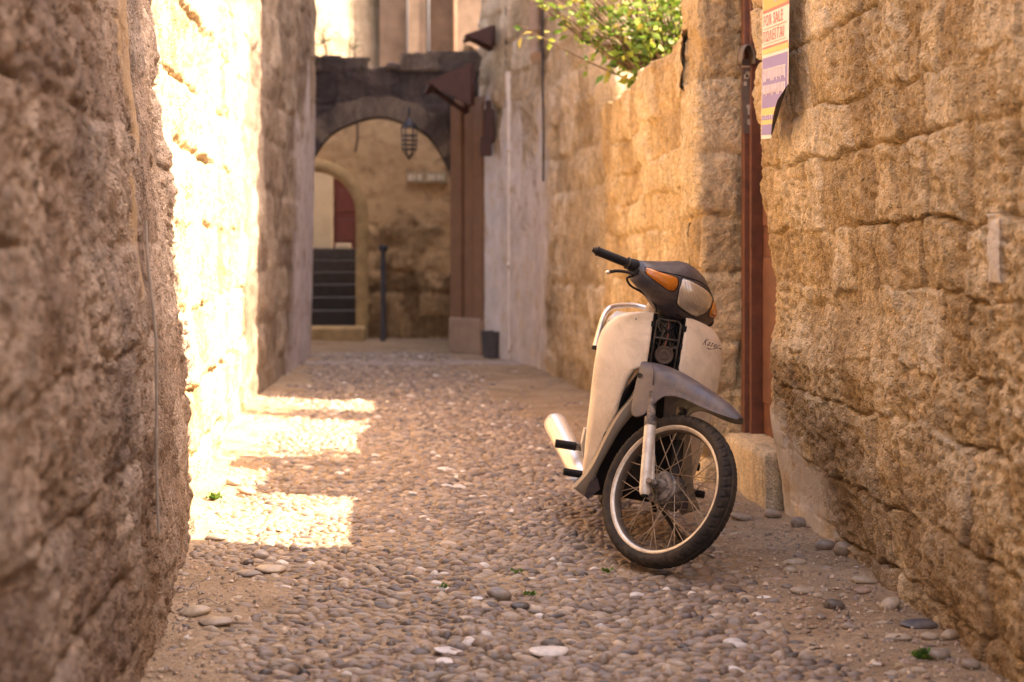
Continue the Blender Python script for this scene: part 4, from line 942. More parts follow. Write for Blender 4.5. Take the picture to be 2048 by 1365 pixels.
shrub('leafy_bush', (2.25, 9.3, 0.0), [(-0.75, 0.15, 2.85, .22), (-1.1, 0.2, 3.0, .20), (-1.32, 0.25, 2.98, .12), (-0.45, 0.0, 2.76, .22), (-0.25, 0.2, 2.88, .26), (0.0, -0.3, 2.85, .3), (-0.66, 0.1, 2.62, .10), (-0.6, 0.1, 2.52, .06), (-0.7, 0.3, 3.2, .4), (0.1, 0.4, 3.1, .4), (0.35, 0, 2.8, .35)],
      3600, 0.075, 'yellow green leafy bush hanging over the low garden wall', 'bush', 3, stem_r=0.03)
shrub('added_dapple_tree', (2.75, 7.2, 0.0), [(0, 0, 4.35, .35), (-0.2, 0.4, 4.2, .3), (0.1, -0.3, 4.1, .32), (-0.1, 0.1, 3.9, .3), (0.2, 0.5, 3.9, .3)], 1500, 0.085, 'small unseen leafy tree added behind the pier to dapple the sun', 'tree', 8, stem_r=0.05)  # out of view, added to break up the sunlight on the paving
shrub('dry_shrub', (-0.52, 16.4, 3.32), [(0, 0, 0.16, .14), (0.06, 0.05, 0.42, .10), (-0.12, 0, 0.3, .1)], 1500, 0.035, 'dark dry shrub growing on the left end of the arch parapet', 'shrub', 12, stem_r=0.015)
shrub('dry_shrub', (-0.20, 16.4, 3.34), [(0, 0, 0.10, .10), (0.02, 0.02, 0.26, .06)], 1500, 0.03, 'smaller dry shrub on the arch parapet, right of the first', 'shrub', 13, stem_r=0.012)
def tuft(px, py, n, ln, seed, label, dx=0):
    Y = 2844*EYE/(py-500); X = (px-740)*Y/2844; r = np.random.default_rng(seed)
    pts = np.stack([r.normal(size=n)*ln*0.5, r.normal(size=n)*ln*0.4, np.abs(r.normal(size=n))*ln*0.3], -1)
    V, F, tn = leaves(pts, ln, seed, droop=-0.7, tonef=np.random.default_rng(seed).uniform(0.0, 0.42, n))
    o = mk('weed', V, F, M_LEAF, None, False, tone=tn); o.location = (X+dx, Y, float(gz(X, Y))+0.006); tag(o, label, 'weed')
tuft(1845, 1318, 60, 0.022, 1, 'dark green weed tuft below the slate at the bottom right')
tuft(428, 1003, 60, 0.03, 2, 'small sunlit yellow green weed at the foot of the left wall')
tuft(1062, 1195, 26, 0.018, 3, 'tiny green weed between cobbles right of the large cobble')
tuft(1035, 1150, 20, 0.016, 4, 'tiny green weed between cobbles above the large cobble')
tuft(1215, 1145, 20, 0.016, 5, 'tiny green weed between cobbles left of the front tyre')
tuft(885, 1180, 20, 0.016, 6, 'tiny green weed in the cobbles left of centre')
tuft(538, 765, 60, 0.05, 7, 'small green weed at the foot of the far left house wall')

# ------------------------------------------------------------------ MOTOR SCOOTER (local frame: x forward, y its left, z up)
def Rm(ax, a):
    ax = np.array(ax, float); ax /= np.linalg.norm(ax); K = np.array([[0, -ax[2], ax[1]], [ax[2], 0, -ax[0]], [-ax[1], ax[0], 0]])
    return np.eye(3)+np.sin(a)*K+(1-np.cos(a))*K@K
BM = Rm([0, 0, 1], rad(-93))@Rm([1, 0, 0], rad(-9)); BT = np.array([0.999, 5.17, 0.007])
AXS = np.array([-math.sin(rad(26.5)), 0, math.cos(rad(26.5))]); A0 = np.array([0.075, 0, 0]); SM = Rm(AXS, rad(41))
st = lambda P: (np.asarray(P)-A0)@SM.T+A0
bike = empty('motor_scooter', label='cream and grey moped leaning on its stand with front wheel turned, on the cobbled alley', cat='scooter')
mw = Matrix.Identity(4)
for r_i in range(3):
    for c_i in range(3): mw[r_i][c_i] = BM[r_i, c_i]
    mw[r_i][3] = BT[r_i]
bike.matrix_world = mw
WR = 0.288
def ringloft(sec, n, center, mis=None, xf=None, mod=None):
    """sec: closed list of (y, r)"""
    V = []; m = len(sec)
    for k in range(n):
        a = 2*math.pi*k/n
        for j, (y, r) in enumerate(sec):
            if mod: r = r-mod(a, y, r)
            V.append((center[0]+r*math.cos(a), center[1]+y, center[2]+r*math.sin(a)))
    F = []; mi = []
    for k in range(n):
        for j in range(m):
            F.append((k*m+j, k*m+(j+1) % m, ((k+1) % n)*m+(j+1) % m, ((k+1) % n)*m+j)); mi.append(mis[j] if mis else 0)
    V = np.array(V)
    return (xf(V) if xf else V), F, mi
def wheel(name, center, xf, spokes=36, tyre_w=1.0, label=None):
    sec = [(-.024, .248), (-.028, .244), (-.029, .239), (-.027, .233), (-.021, .2275), (-.014, .223), (0, .220), (.014, .223), (.021, .2275), (.027, .233), (.029, .239), (.028, .244), (.024, .248), (.017, .238), (0, .230), (-.017, .238)]
    V, F, mi = ringloft(sec, 96, center, [0, 0, 0, 0, 1, 1, 1, 1, 0, 0, 0, 0, 1, 1, 1, 1], xf)
    w_ = mk(name, V, F, [M_RIM, M_RIMIN], bike, True, midx=mi)
    def mod(a, y, r):
        if r < 0.262: return 0.0
        ya = abs(y)/0.036; g = 0.0
        ph = (a*46/(2*math.pi)+ya*0.55*(1 if y > 0 else 1)) % 1
        if ya > 0.30 and ph < 0.20: g = 0.0045*min(1, (ya-.3)*5)
        ph2 = (a*46/(2*math.pi)+0.5-ya*0.7) % 1
        if ya > .45 and ph2 < .12: g = max(g, 0.003)
        if 0.20 < ya < 0.27: g = 0.004
        return g
    ts = [(-.022, .240), (-.030, .243), (-.0355, .250), (-.0385, .258), (-.0392, .264), (-.0375, .2705), (-.0345, .2755), (-.031, .279), (-.027, .2815), (-.022, .2838), (-.016, .2858), (-.0095, .2872), (-.008, .2874), (-.004, .2878), (0, .288)]
    ts = ts+[(-y, r) for y, r in ts[-2::-1]]
    ts = [(y*tyre_w, r) for y, r in ts]+[(0.015, .236), (-.015, .236)]
    V, F, mi = ringloft(ts, 460, center, None, xf, mod)
    o = mk('tyre', V, F, M_TYRE, w_, True); o.data.set_sharp_from_angle(angle=rad(28))
    t = MB(); c = center
    t.lathe([(-.050, 0), (-.050, .018), (-.044, .022), (-.040, .050), (-.034, .062), (.030, .062), (.033, .055), (.038, .040), (.045, .02), (.055, .018), (.055, 0)], c, (0, 1, 0), 40, xf=xf)
    for k in range(9):
        a = k*0.7; t.box((c[0]+.058*math.cos(a)-.006, -.030, c[2]+.058*math.sin(a)-.006), (c[0]+.058*math.cos(a)+.006, .026, c[2]+.058*math.sin(a)+.006), xf=xf)
    t.build('hub', M_HUB, w_, auto=35)
    for k in range(spokes):
        sd = -1 if k % 2 else 1; a = 2*math.pi*k/spokes; cross = (0.95 if (k//2) % 2 else -0.95)
        p = (c[0]+.060*math.cos(a+cross), sd*.030, c[2]+.060*math.sin(a+cross)); q = (c[0]+.222*math.cos(a), sd*.004, c[2]+.222*math.sin(a))
        q0 = tuple(np.array(q)*0.94+np.array(p)*0.06); t = MB(); t.tube([p, q0, q], [.0017, .0017, .0026], 6, xf=xf); t.build('spoke', M_SPOKE, w_)
    return w_
fw = wheel('front_wheel', (0, 0, WR), st)
# brake plate, boss and lever on the right of the front hub
t = MB(); t.lathe([(0, .056), (-.006, .054), (-.008, .030), (-.020, .022), (-.034, .017), (-.045, .016), (-.046, .0)], (0, -.040, WR), (0, 1, 0), 32, xf=st)
t.tube([(0, -.05, WR), (0, -.106, WR)], .008, 10, xf=st); t.lathe([(0, 0), (0, .013), (.012, .013), (.012, 0)], (0, -.113, WR), (0, 1, 0), 6, xf=st)
t.tube(spline([(-.02, -.062, WR+.02), (-.035, -.07, WR+.005), (-.030, -.075, WR-.03), (-.012, -.072, WR-.05)], 10), .006, 6, xf=st); t.box((-.022, -.07, WR-.06), (.0, -.06, WR-.035), xf=st)
t.build('brake_plate', M_HUB, fw, auto=35)
rw = wheel('rear_wheel', (-1.22, 0, WR), None, spokes=24)
# forks
for sg in (-1, 1):
    B = np.array([-.012, sg*.085, .236]); D = AXS
    t = MB(); t.tube([B, B+D*.012, B+D*.03, B+D*.27], [.015, .0205, .0215, .0215], 18, xf=st); t.lathe([(0, .017), (.02, .0265), (.05, .0265), (.055, .02)], B+D*.008, AXS, 18, xf=st) if False else None
    if sg < 0: t.add([B+D*.03+[.012, .004, 0], B+D*.26+[.016, .004, 0], B+D*.05+[.036, .004, 0.0], B+D*.03+[.012, .012, 0], B+D*.26+[.016, .012, 0], B+D*.05+[.036, .012, 0]], [(0, 1, 2), (5, 4, 3), (0, 3, 4, 1), (1, 4, 5, 2), (2, 5, 3, 0)], xf=st)
    fk = t.build('fork_leg', M_FORK if sg < 0 else M_DIRTYBLACK, bike, auto=40)  # left leg in black metal: the shade around it is put into its colour
    t = MB(); t.tube([B+D*.265, B+D*.30], .023, 16, xf=st); t.tube([B+D*.29, B+D*.40], .0155, 14, xf=st); t.build('fork_tube', M_HUB, fk, auto=40)
    t = MB(); t.tube([B-D*.004, B+D*.01], .014, 12, xf=st); t.build('fork_plug', M_BLACK, fk, auto=40)
t = MB(); t.tube([A0+AXS*.985, A0+AXS*1.06], .034, 20, xf=st); t.box((-.26, -.06, .645), (-.21, .06, .672), xf=st); t.build('steering_column', M_DIRTYBLACK, bike, auto=40)

# front fender
X_ = [-.325, -.30, -.27, -.24, -.215, -.185, -.165, -.155, -.135, -.115, -.09, -.04, .0, .04, .08, .11, .135, .150, .162, .170]
zl = I(X_, [-.325, -.30, -.27, -.24, -.22, -.185, -.165, -.155, -.135, -.09, -.04, .04, .11, .16, .18], [.690, .635, .555, .492, .474, .484, .505, .55, .592, .612, .614, .609, .611, .618, .624])
zt = I(X_, [-.325, -.30, -.25, -.15, 0, .10, .155, .18], [.700, .709, .714, .707, .683, .662, .640, .627])
wd = I(X_, [-.325, -.30, -.24, -.17, -.13, -.09, -.04, .04, .11, .16, .18], [.070, .083, .094, .094, .084, .074, .067, .061, .050, .026, .006])
secs = []
for x, a, b_, w_ in zip(X_, zl, zt, wd):
    zs = max(a+0.0005, min(b_-0.004, b_-0.055*min(1, w_/.08)))
    half = [(-w_-.004, a), (-w_-.001, a+(zs-a)*.35), (-w_, a+(zs-a)*.7), (-w_, zs), (-w_*.93, zs+(b_-zs)*.45), (-w_*.72, zs+(b_-zs)*.80), (-w_*.42, zs+(b_-zs)*.955), (-w_*.12, b_+.0008), (0, b_+.003)]
    full = half+[(-y, z) for y, z in half[-2::-1]]
    secs.append([(x, y, z) for y, z in full])
t = MB(); t.loft(secs, closed=False, xf=st); fd = t.build('front_fender', M_GREY, bike, solid=0.0035, sub=1)
t = MB(); t.lathe([(0, .010), (-.004, .010), (-.004, .006), (-.001, .005), (-.001, 0)], (-.283, -.0925, .635), (0, 1, 0), 16, xf=st); t.build('bolt', M_DIRTYBLACK, fd, auto=30)
t = MB()   # groove lines on the fender flank
t.tube([(-.245, -.0975, .69), (-.215, -.0985, .66), (-.195, -.0985, .62)], .0022, 5, xf=st); t.build('crease', M_GREYD, fd)

# headlight cowl lofted across its width
CS = {0: [(-.36, .893), (-.32, .903), (-.292, .94), (-.272, .985), (-.270, 1.03), (-.292, 1.075), (-.345, 1.112), (-.41, 1.120), (-.47, 1.08), (-.485, 1.0), (-.44, .915)],
      .05: [(-.365, .896), (-.325, .905), (-.296, .94), (-.275, .985), (-.274, 1.03), (-.298, 1.072), (-.35, 1.106), (-.41, 1.112), (-.468, 1.075), (-.483, 1.0), (-.44, .918)],
      .10: [(-.375, .912), (-.337, .918), (-.307, .945), (-.288, .985), (-.290, 1.022), (-.315, 1.058), (-.36, 1.083), (-.41, 1.088), (-.46, 1.058), (-.472, 1.0), (-.44, .935)],
      .15: [(-.383, .926), (-.352, .930), (-.325, .95), (-.308, .984), (-.312, 1.015), (-.337, 1.042), (-.372, 1.062), (-.41, 1.066), (-.452, 1.045), (-.462, 1.0), (-.437, .945)],
      .20: [(-.395, .940), (-.372, .944), (-.352, .957), (-.340, .983), (-.343, 1.008), (-.362, 1.028), (-.388, 1.042), (-.41, 1.045), (-.442, 1.030), (-.452, 1.0), (-.432, .955)],
      .235: [(-.405, .950), (-.392, .955), (-.378, .966), (-.370, .986), (-.373, 1.004), (-.387, 1.017), (-.402, 1.028), (-.415, 1.030), (-.436, 1.018), (-.444, .996), (-.428, .963)],
      .262: [(-.418, .962), (-.412, .966), (-.404, .975), (-.400, .988), (-.402, 1.0), (-.408, 1.010), (-.417, 1.016), (-.424, 1.016), (-.434, 1.008), (-.438, .994), (-.430, .972)]}
ks = sorted(CS); YS = np.linspace(-.226, .226, 47); secs = []
arr = np.array([CS[k] for k in ks])
def sec_at(y):
    a = abs(y); j = min(len(ks)-2, max(0, np.searchsorted(ks, a)-1)); f = (a-ks[j])/(ks[j+1]-ks[j])
    g = lambda k: arr[min(len(ks)-1, abs(k))]
    p0, p1, p2, p3 = g(j-1) if j > 0 else g(1), g(j), g(j+1), g(min(j+2, len(ks)-1))
    return 0.5*((2*p1)+(-p0+p2)*f+(2*p0-5*p1+4*p2-p3)*f*f+(-p0+3*p1-3*p2+p3)*f**3)
def closed_spline(P, n):
    m = len(P); o = []
    for q in range(n):
        u = q*m/n; i0 = int(u); f = u-i0; p = [P[(i0+k) % m] for k in (-1, 0, 1, 2)]
        o.append(0.5*((2*p[1])+(-p[0]+p[2])*f+(2*p[0]-5*p[1]+4*p[2]-p[3])*f*f+(-p[0]+3*p[1]-3*p[2]+p[3])*f**3))
    return o
for y in YS: secs.append([(q[0], y, q[1]) for q in closed_spline(list(sec_at(y)), 55)])
t = MB(); t.loft(secs); Vc = np.concatenate(t.v); Fc = list(t.f)
from mathutils.bvhtree import BVHTree
bvh = BVHTree.FromPolygons([Vector(v) for v in Vc], Fc)
t = MB(); t.loft(secs, xf=st); cowl = t.build('headlight_cowl', M_GREYD, bike)
def surf(y, z, off=0.0):
    h = bvh.ray_cast(Vector((1, y, z)), Vector((-1, 0, 0)))
    if h[0] is None: h = bvh.find_nearest(Vector((-.3, y, z)))
    n = h[1]; n = n if n.x > 0 else -n
    return np.array(h[0]+n*off)
def patch(name, outline, mat, parent, dome=0.004, off=0.001, rings=9, xf=st, dense=40, fn=None):
    fn = fn or surf; O = np.array(closed_spline([np.array(p) for p in outline], dense)); c = O.mean(0); V = [fn(*c, off+dome)]; n = len(O)
    for k in range(1, rings+1):
        s = k/rings
        for p in O: V.append(fn(*(c+(p-c)*s), off+dome*(1-s**3)))
    for p in O: V.append(fn(*p, -0.004))
    F = [(0, 1+q, 1+(q+1) % n) for q in range(n)]+[(1+k*n+q, 1+(k+1)*n+q, 1+(k+1)*n+(q+1) % n, 1+k*n+(q+1) % n) for k in range(rings) for q in range(n)]
    tt = MB(); tt.add(V, F, xf=xf); return tt.build(name, mat, parent)
lens = [(-.096, 1.000), (-.096, 1.020), (-.095, 1.036), (-.086, 1.045), (-.065, 1.048), (-.02, 1.051), (.02, 1.051), (.065, 1.048), (.086, 1.045), (.095, 1.036), (.096, 1.020), (.096, 1.000), (.086, .976), (.068, .952), (.052, .943), (.02, .939), (-.02, .939), (-.052, .943), (-.068, .952), (-.086, .976)]
patch('headlight', lens, M_LENS, cowl, dome=0.007, off=0.0015)
patch('lens_gasket', [((p[0])*1.05, 0.997+(p[1]-0.997)*1.06) for p in lens], M_BLACK, cowl, dome=0, off=0.0006)
for sg in (-1, 1):
    o_ = [(sg*y, z) for y, z in [(.110, 1.020), (.109, .995), (.116, .979), (.14, .976), (.18, .983), (.212, .991), (.222, 1.000), (.221, 1.013), (.208, 1.020), (.18, 1.023), (.14, 1.030), (.118, 1.032)]]
    patch('turn_signal', o_, M_AMBER, cowl, dome=0.006, off=0.001)
    patch('signal_gasket', [((p[0]-sg*.165)*1.07+sg*.165, (p[1]-1.004)*1.12+1.004) for p in o_], M_BLACK, cowl, dome=0, off=0.0004)
t = MB(); t.tube([surf(y, 1.062-0.9*abs(y)**1.5*.62+0.004, 0.0) for y in np.linspace(-.235, .235, 40)], .0024, 6, xf=st); t.build('seam', M_BLACK, cowl)
t = MB(); t.box((-.305, -.035, .912), (-.296, -.012, .916), xf=st); t.build('vent_slot', M_BLACK, cowl)
# handlebar
hb = MB(); hb.tube(spline([(-.455, -.365, .993), (-.44, -.22, 1.0), (-.41, -.12, .99), (-.40, 0, .97), (-.41, .12, .99), (-.44, .22, 1.0), (-.455, .365, .993)], 40), .011, 12, xf=st) if False else None
hb = MB(); barpt = lambda s, sg: np.array([-.425-.055*s-.026*s*s, sg*(.22+.14*s), 1.008-.014*s])
hb.tube([barpt(-1, -1), barpt(0, -1), barpt(1, -1)], .011, 12, xf=st); hb.tube([barpt(-1, 1), barpt(0, 1), barpt(1, 1)], .011, 12, xf=st); hb.tube([barpt(-1, -1), barpt(-1, 1)], .011, 12, xf=st)
hbar = hb.build('handlebar', M_DIRTYBLACK, bike, auto=40)
for sg in (-1, 1):
    t = MB(); ss = np.linspace(.22, 1.0, 40); rr = [.0225 if i_ < 3 else .0172+(.0007 if i_ % 2 else 0) for i_ in range(40)]; rr[-2] = .0195; rr[-1] = .0195
    t.tube([barpt(s, sg) for s in ss], rr, 18, xf=st); g_ = t.build('grip', M_BLACK, hbar, auto=30)
    t = MB(); t.tube([barpt(1.0, sg), barpt(1.04, sg), barpt(1.045, sg), barpt(1.09, sg)], [.014, .014, .010, .010], 14, xf=st); t.build('bar_end', M_DIRTYBLACK, g_, auto=30)
    t = MB(); t.tube([barpt(.205, sg), barpt(.235, sg)], .0245, 18, xf=st); t.build('grip_flange', M_WIREG, g_, auto=30)
    t = MB(); t.tube([barpt(-.28, sg), barpt(-.2, sg), barpt(.05, sg), barpt(.16, sg), barpt(.19, sg)], [.018, .028, .027, .024, .021], 16, xf=st)
    b0 = barpt(-.12, sg); t.box((b0[0]-.012, b0[1]-.028, b0[2]-.034), (b0[0]+.030, b0[1]+.028, b0[2]-.012), xf=st); t.build('switch_housing', M_BLACK, hbar, auto=40)
t = MB(); t.tube(spline([(-.385, -.185, .968), (-.398, -.215, .974), (-.415, -.25, .972), (-.432, -.29, .956), (-.436, -.318, .938)], 16), [.008]*4+[.0062]*12, 8, xf=st)
lv = t.build('brake_lever', M_DIRTYBLACK, hbar)
t = MB(); cb = np.array([-.438, -.323, .934]); t.lathe([(.009*math.sin(a), .009*math.cos(a)) for a in np.linspace(-1.57, 1.57, 9)], cb, (0, 0, 1), 14, xf=st); t.build('lever_ball', M_SILVER, lv)
t = MB(); t.tube(st(spline([(-.41, -.225, .968), (-.418, -.238, .950), (-.408, -.215, .932), (-.39, -.165, .930), (-.37, -.125, .922), (-.355, -.098, .905), (-.35, -.09, .885)], 40)), .0045, 8); t.build('brake_cable', M_BLACK, bike)

# --- leg shield
TZ = [.16, .21, .26, .33, .41, .5, .6, .67, .75, .80, .84, .87, .89, .90, .907]
TO = [.200, .205, .213, .219, .226, .232, .238, .240, .240, .233, .215, .186, .148, .112, .078]
IZ = [.16, .265, .33, .43, .495, .584, .637, .680, .699, .712, .907]
IO = [.197, .196, .180, .160, .146, .137, .126, .108, .066, .063, .064]
xc = lambda z: I(z, [.16, .2, .3, .4, .5, .6, .7, .8, .9], [-.43, -.42, -.375, -.345, -.318, -.303, -.298, -.303, -.318])
def xs_(y, z): return xc(z)-.105*np.clip((abs(y)-.06)/.18, 0, 2)**1.55
zz = np.concatenate([np.linspace(.16, .66, 24), np.linspace(.668, .72, 10), np.linspace(.735, .85, 9), np.linspace(.858, .907, 14)])
def tabi(z, A, B): return float(I(z, A, B))
panels = {}
for sg in (-1, 1):
    secs = []
    for z in zz:
        o_, i_ = tabi(z, TZ, TO), tabi(z, IZ, IO); i_ = min(i_, o_-.004); row = []
        rec = 1 if z < .70 else 0
        d = .075 if rec else .012
        row.append((xs_(i_, z)-d, sg*(i_-.022*rec-.001), z)); row.append((xs_(i_, z)-d*.45, sg*(i_-.014*rec-.0005), z)); row.append((xs_(i_, z)-.004*rec, sg*(i_-.003*rec), z))
        for q in np.linspace(0.06, 1, 15):
            y = i_+(o_-i_)*q; row.append((xs_(y, z)-.006*max(0, q-.85)/.15, sg*y, z))
        row.append((xs_(o_, z)-.014, sg*(o_+.003), z)); row.append((xs_(o_, z)-.045, sg*(o_+.002), z))
        secs.append(row)
    t = MB(); t.loft(secs, closed=False); panels[sg] = t.build('leg_shield_panel', M_CREAM, bike, solid=0.003)
    # lower beige strip
    Lo = [(-.292, -.084, .60), (-.300, -.097, .563), (-.31, -.131, .499), (-.325, -.155, .429), (-.345, -.174, .359), (-.365, -.192, .289), (-.388, -.212, .235), (-.42, -.246, .172)]
    Li = [(-.300, -.066, .575), (-.312, -.070, .530), (-.322, -.093, .487), (-.337, -.123, .427), (-.357, -.147, .352), (-.377, -.168, .283), (-.397, -.180, .225), (-.425, -.205, .150)]
    Lo = spline(Lo, 30); Li = spline(Li, 30); secs = []
    for a, b_ in zip(Lo, Li):
        m_2 = (a+b_)/2+np.array([.006, 0, 0]); back = b_+np.array([-.09, .012, 0]); ob = a+np.array([-.05, -.004, 0])
        secs.append([(p[0], -sg*p[1], p[2]) for p in (ob, a, m_2, b_, b_+np.array([-.02, .004, 0]), back)])
    t = MB(); t.loft(secs, closed=False); t.build('lower_trim', M_BEIGE, bike, solid=0.003, auto=60)
    # foot-level wedge
    t = MB(); A_ = [(-.42, -.246, .172), (-.425, -.205, .150), (-.43, -.186, .137), (-.40, -.150, .19), (-.385, -.168, .232)]
    B_ = [(p[0]-.14, p[1]*0.98, p[2]+.01) for p in A_]
    t.loft([[(p[0], -sg*p[1], p[2]) for p in A_], [(p[0], -sg*p[1], p[2]) for p in B_]]); t.build('lower_corner', M_GREY, bike, auto=30)
    for (sy_, sz_) in (((.125, .872),) if sg < 0 else ()):
        t = MB(); t.lathe([(0, .0), (.0015, .0025), (0, .0035), (-.004, .0035)], (xs_(sy_, sz_)+.003, sg*sy_, sz_), (1, 0, 0), 12); t.build('screw', M_HUB, panels[sg])
    for z in (.865, .795, .735):
        t = MB(); t.box((-.330, sg*.052, z-.011), (-.306, sg*.068, z+.011)); t.build('clip', M_BLACK, bike, smooth=False, bevel=.002)
# badge lettering on the left panel
def shear_text(s, y0, z0, wy, hz, slope, shear, mat, parent):
    me = text_mesh(s, .1); q = np.zeros(len(me.vertices)*3); me.vertices.foreach_get('co', q); q = q.reshape(-1, 3); lo, hi = q.min(0), q.max(0); q = (q-lo)/(hi-lo+1e-9)
    V = []
    for a, b_, c_ in q:
        y = y0+a*wy+b_*shear; z = z0+b_*hz*(1-.45*a)-slope*a; V.append((xs_(y, z)+.0025+.0008*c_, y, z))
    me.vertices.foreach_set('co', np.array(V).ravel()); me.materials.clear(); me.materials.append(mat); me.name = 'badge'
    o = bpy.data.objects.new('badge', me); COL.objects.link(o); o.parent = parent; return o
shear_text('Kazer', .142, .815, .070, .026, .004, .012, M_TEXT, panels[1])
t = MB(); t.tube([(xs_(y, z)+.0022, y, z) for y, z in zip(np.linspace(.16, .226, 12), .806-.004*np.sin(np.linspace(0, 6, 12)))], [.0005+.0016*abs(math.sin(k*.7)) for k in range(12)], 5); t.build('badge_stroke', M_TEXT, panels[1])
# central frame, horn, wires
t = MB(); t.box((-.40, -.060, .60), (-.372, .060, .905)); t.box((-.372, -.062, .60), (-.318, -.056, .90)); t.box((-.372, .056, .60), (-.318, .062, .90)); sp_ = t.build('frame_spine', M_BLACK, bike, smooth=False, bevel=.003)
t = MB()
for y in (-.047, .047): t.tube([(-.318, y, .66), (-.318, y, .875), (-.325, y*.8, .888)], .0042, 8)
t.tube([(-.318, -.047, .815), (-.318, .047, .815)], .0042, 8); t.tube([(-.324, -.04, .887), (-.324, .04, .887)], .0042, 8); t.build('horn_bracket', M_WIREG, sp_)
r_ = random.Random(4)
for k in range(26):
    y0 = r_.uniform(-.045, .045); z0 = r_.uniform(.875, .925); y1 = r_.uniform(-.045, .045); z1 = r_.uniform(.68, .82)
    P = spline([(-.34+r_.uniform(-.02, .01), y0, z0), (-.33+r_.uniform(-.02, .012), (y0+y1)/2+r_.uniform(-.035, .035), (z0+z1)/2+.02), (-.335, y1+r_.uniform(-.02, .02), (z0+z1)/2-.03), (-.35, y1, z1)], 16)
    t = MB(); t.tube(P, r_.choice([.0025, .003, .004]), 6); t.build('wire', M_WIRER if k == 3 else r_.choice([M_WIREG, M_BLACK, M_DIRTYBLACK, M_WIREG]), sp_)
t = MB(); t.lathe([(0, 0), (0, .036), (.010, .0365), (.014, .034), (.014, .030), (.011, .026), (.011, .018), (.015, .016), (.015, .010), (.012, .008), (.012, 0)], (-.325, 0, .752), (1, 0, .05), 36)
t.build('horn', M_HORN, sp_, auto=30)
t = MB(); t.tube([(-.33, .02, .765), (-.325, .035, .79), (-.33, .045, .785)], .005, 6); t.tube([(-.325, .045, .785), (-.322, .045, .785)], .008, 10); t.build('horn_mount', M_WIREG, sp_)
# inner fender (wheel well)
secs = []
for z in np.linspace(.16, .71, 16):
    x0 = I(z, [.16, .3, .5, .6, .71], [-.47, -.46, -.42, -.39, -.35]); w_ = I(z, [.16, .3, .43, .5, .6, .71], [.20, .185, .165, .145, .12, .065])
    secs.append([(x0+.05*abs(q)**2.5, q*w_, z) for q in np.linspace(-1, 1, 13)])
t = MB(); t.loft(secs, closed=False); t.build('inner_fender', M_BLACK, bike, solid=.004)
# inner shield (cream) rising behind the neck
secs = []
for z, w_, x in ((.50, .16, -.47), (.70, .15, -.455), (.88, .10, -.445), (.93, .078, -.44), (.965, .066, -.44), (.988, .05, -.445)):
    secs.append([(x, -w_, z), (x+.018, -w_*.8, z), (x+.025, 0, z), (x+.018, w_*.8, z), (x, w_, z), (x-.05, w_*.7, z), (x-.06, 0, z), (x-.05, -w_*.7, z)])
t = MB(); t.loft(secs); t.build('inner_shield', M_CREAM, bike, auto=50)
# footboard tunnel, engine, exhaust
t = MB(); t.loft([[(x, y*w_, z) for y, z in ((-1, z0), (-1, z1-.02), (-.7, z1), (.7, z1), (1, z1-.02), (1, z0))] for x, w_, z0, z1 in ((-.47, .11, .42, .62), (-.60, .10, .38, .56), (-.70, .11, .38, .60), (-.80, .12, .42, .70))]); t.build('tunnel_cover', M_CREAM, bike, auto=40)
t = MB(); t.box((-.72, -.10, .20), (-.50, .10, .36)); t.lathe([(0, .0), (0, .07), (.03, .075), (.04, .0)], (-.66, -.13, .27), (0, 1, 0), 24); t.lathe([(0, .0), (0, .085), (.04, .075), (.04, .0)], (-.66, .10, .27), (0, 1, 0), 24)
for k in range(7): t.box((-.50+k*.013, -.05, .25), (-.494+k*.013, .05, .35))
t.build('engine', M_DIRTYBLACK, bike, auto=30)
mp1 = np.array([-.74, -.185, .178]); mp2 = np.array([-1.40, -.275, .318]); md = (mp2-mp1)/np.linalg.norm(mp2-mp1)
t = MB(); t.lathe([(-.02, .0), (-.02, .02), (0, .036), (.06, .044), (.14, .048), (.60, .053), (.64, .052), (.665, .040), (.675, .020), (.675, 0)], mp1, md, 40); mf = t.build('muffler', M_MUFF, bike, auto=50)
t = MB(); t.tube([mp2+md*.0, mp2+md*.06], .014, 12); t.build('tail_pipe', M_SILVER, mf)
t = MB(); t.tube(spline([(-.50, -.06, .24), (-.52, -.13, .17), (-.60, -.165, .15), mp1], 24), .016, 12); t.build('exhaust_pipe', M_DIRTYBLACK, bike)
# foot pegs
for sg in (-1, 1):
    t = MB(); n_ = 26; t.tube([(-.56, sg*(.19+.095*k/n_), .212-.0*k) for k in range(n_+1)], [.0145+(.0018 if k % 2 else 0) for k in range(n_+1)], 14); fp = t.build('foot_peg', M_BLACK, bike, auto=25)
    t = MB(); t.tube([(-.56, sg*.05, .19), (-.56, sg*.20, .193), (-.558, sg*.255, .190)], .008, 8); t.box((-.575, sg*.195, .183), (-.545, sg*.262, .190)); t.build('peg_bar', M_SILVER, fp, auto=30)
    t = MB(); t.tube([(-.85, sg*(.218+.088*k/n_), .284) for k in range(n_+1)], [.0175-.005*k/n_*0+(.0017 if k % 2 else 0) for k in range(n_+1)], 14); rp = t.build('passenger_peg', M_BLACK, bike, auto=25)
    t = MB(); t.box((-.862, sg*.190, .270), (-.838, sg*.222, .298)); t.build('peg_hinge', M_HUB, rp, auto=30, bevel=.003)
    t = MB()
    pl = [(-.199, .371), (-.187, .371), (-.179, .308), (-.159, .287), (-.150, .232), (-.159, .194), (-.190, .253), (-.202, .304)]
    t.loft([[(-.79, -sg*y*-1*(-1) if False else sg*-y, z) for y, z in pl], [(-.85, sg*-y, z) for y, z in pl]]); t.build('peg_bracket', M_FORK, bike, auto=30)
t = MB(); t.tube([(-.60, -.16, .17), (-.50, -.20, .165), (-.45, -.235, .175)], .006, 8); t.box((-.47, -.25, .165), (-.43, -.21, .178)); t.build('brake_pedal', M_SILVER, bike, auto=30)
